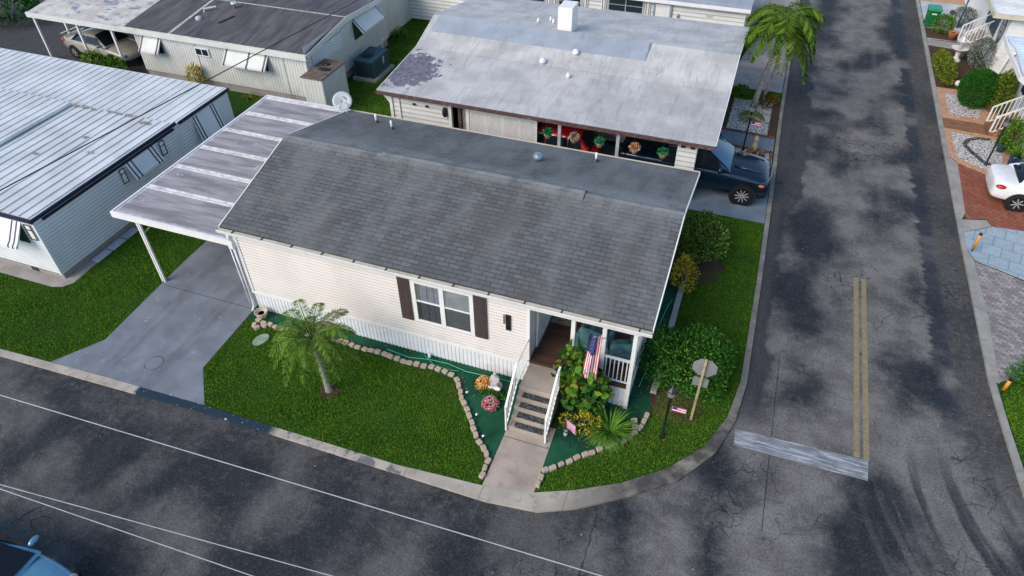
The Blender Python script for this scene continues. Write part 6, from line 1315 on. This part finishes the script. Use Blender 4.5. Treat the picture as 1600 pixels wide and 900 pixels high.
w7 = MB(); w7.siding('y', 29.8, 35.8, 11.25, .1, 2.95, .13, -1); w7.siding('x', 11.25, 20, 29.8, .1, 2.95, .13); w7.siding('x', 11.25, 20, 35.8, .1, 2.95, .13, 1); part("wall", w7, M['bluesiding'], h7)
r7 = MB(); r7.prism([(10.3, 34.6), (10.1, 35.9), (22, 35.9), (22, 29.3), (10.9, 29.3), (10.15, 31.5)], 3.05, 3.13)
for k in range(14): r7.box(10.4, 22, 31.6 + k * .3, 31.64 + k * .3, 3.13, 3.155)
part("roof", r7, M['blue_roof'], h7)
f7 = MB(); q7 = [(10.1, 35.95), (10.02, 34.6), (10.05, 31.5), (10.85, 29.2)]
for (a, b_), (c_, d_) in zip(q7[:-1], q7[1:]): f7.bar((a, b_, 3.06), (c_, d_, 3.06), .06, .2)
part("fascia", f7, M['white'], h7); part("window", MB().box(11.2, 11.235, 33.6, 34.4, 1.4, 2.4), M['winglass'], h7)

# ------------------------------------------------------------------ overhead cables
def cable(a, b_, sag, r, m, label, group=None):
    a, b_ = Vector(a), Vector(b_); pts = [a.lerp(b_, t_) - Vector((0, 0, 4 * sag * t_ * (1 - t_))) for t_ in np.linspace(0, 1, 25)]
    mb = MB(); mb.tube(pts, r, 6); solo("overhead_cable", mb, m, label, "cable", group)
cable((-22, 3.35, 7.0), (13, 4.67, 7.0), 0, .0075, M['wirew'], "single pale overhead cable running the whole length of the main street")
cable((-16, 2.28, 7.0), (8, 3.12, 7.0), 0, .006, M['wirew'], "upper of two converging pale overhead cables above the light blue car")
cable((-16, 1.97, 7.0), (8, 4.00, 7.0), 0, .006, M['wirew'], "lower of two converging pale overhead cables above the light blue car")
cable((-17.5, 3.5, 6.0), (-11.9, 46, 6.0), 0, .016, M['wire'], "black overhead cable crossing the ribbed pale roof and the charcoal roof")

# fallen leaves and clippings on the carpet, soil and path
g_ = np.random.default_rng(77); n = 520
cx = np.concatenate([g_.normal(-1.7, .8, 200), g_.normal(-.3, .9, 120), g_.uniform(-6.5, -4.3, 60), g_.uniform(-13, -7, 60), g_.uniform(-1.2, -.7, 80)]); cy_ = np.concatenate([g_.normal(11.3, .5, 200), g_.normal(13.0, .6, 120), g_.uniform(11.2, 12.4, 60), g_.uniform(12.0, 12.4, 60), g_.uniform(13, 19, 80)])
k = cx < -.2 + 1e9; P = np.stack([cx[k], cy_[k], np.full(k.sum(), .082)], 1); a = g_.uniform(0, 6.28, len(P)); D = np.stack([np.cos(a), np.sin(a), g_.normal(0, .1, len(P))], 1)
o = leaf_obj("fallen_leaves", P, D, np.tile((0, 0, 1.0), (len(P), 1)) + g_.normal(0, .2, (len(P), 3)), g_.uniform(.04, .10, len(P)), .03, leafm("dry_leaf", [(.05, .03, .015), (.16, .10, .04), (.26, .20, .09)])); tag(o, "dry fallen leaves scattered on the green carpet and soil round the house", "leaf litter", kind='stuff')
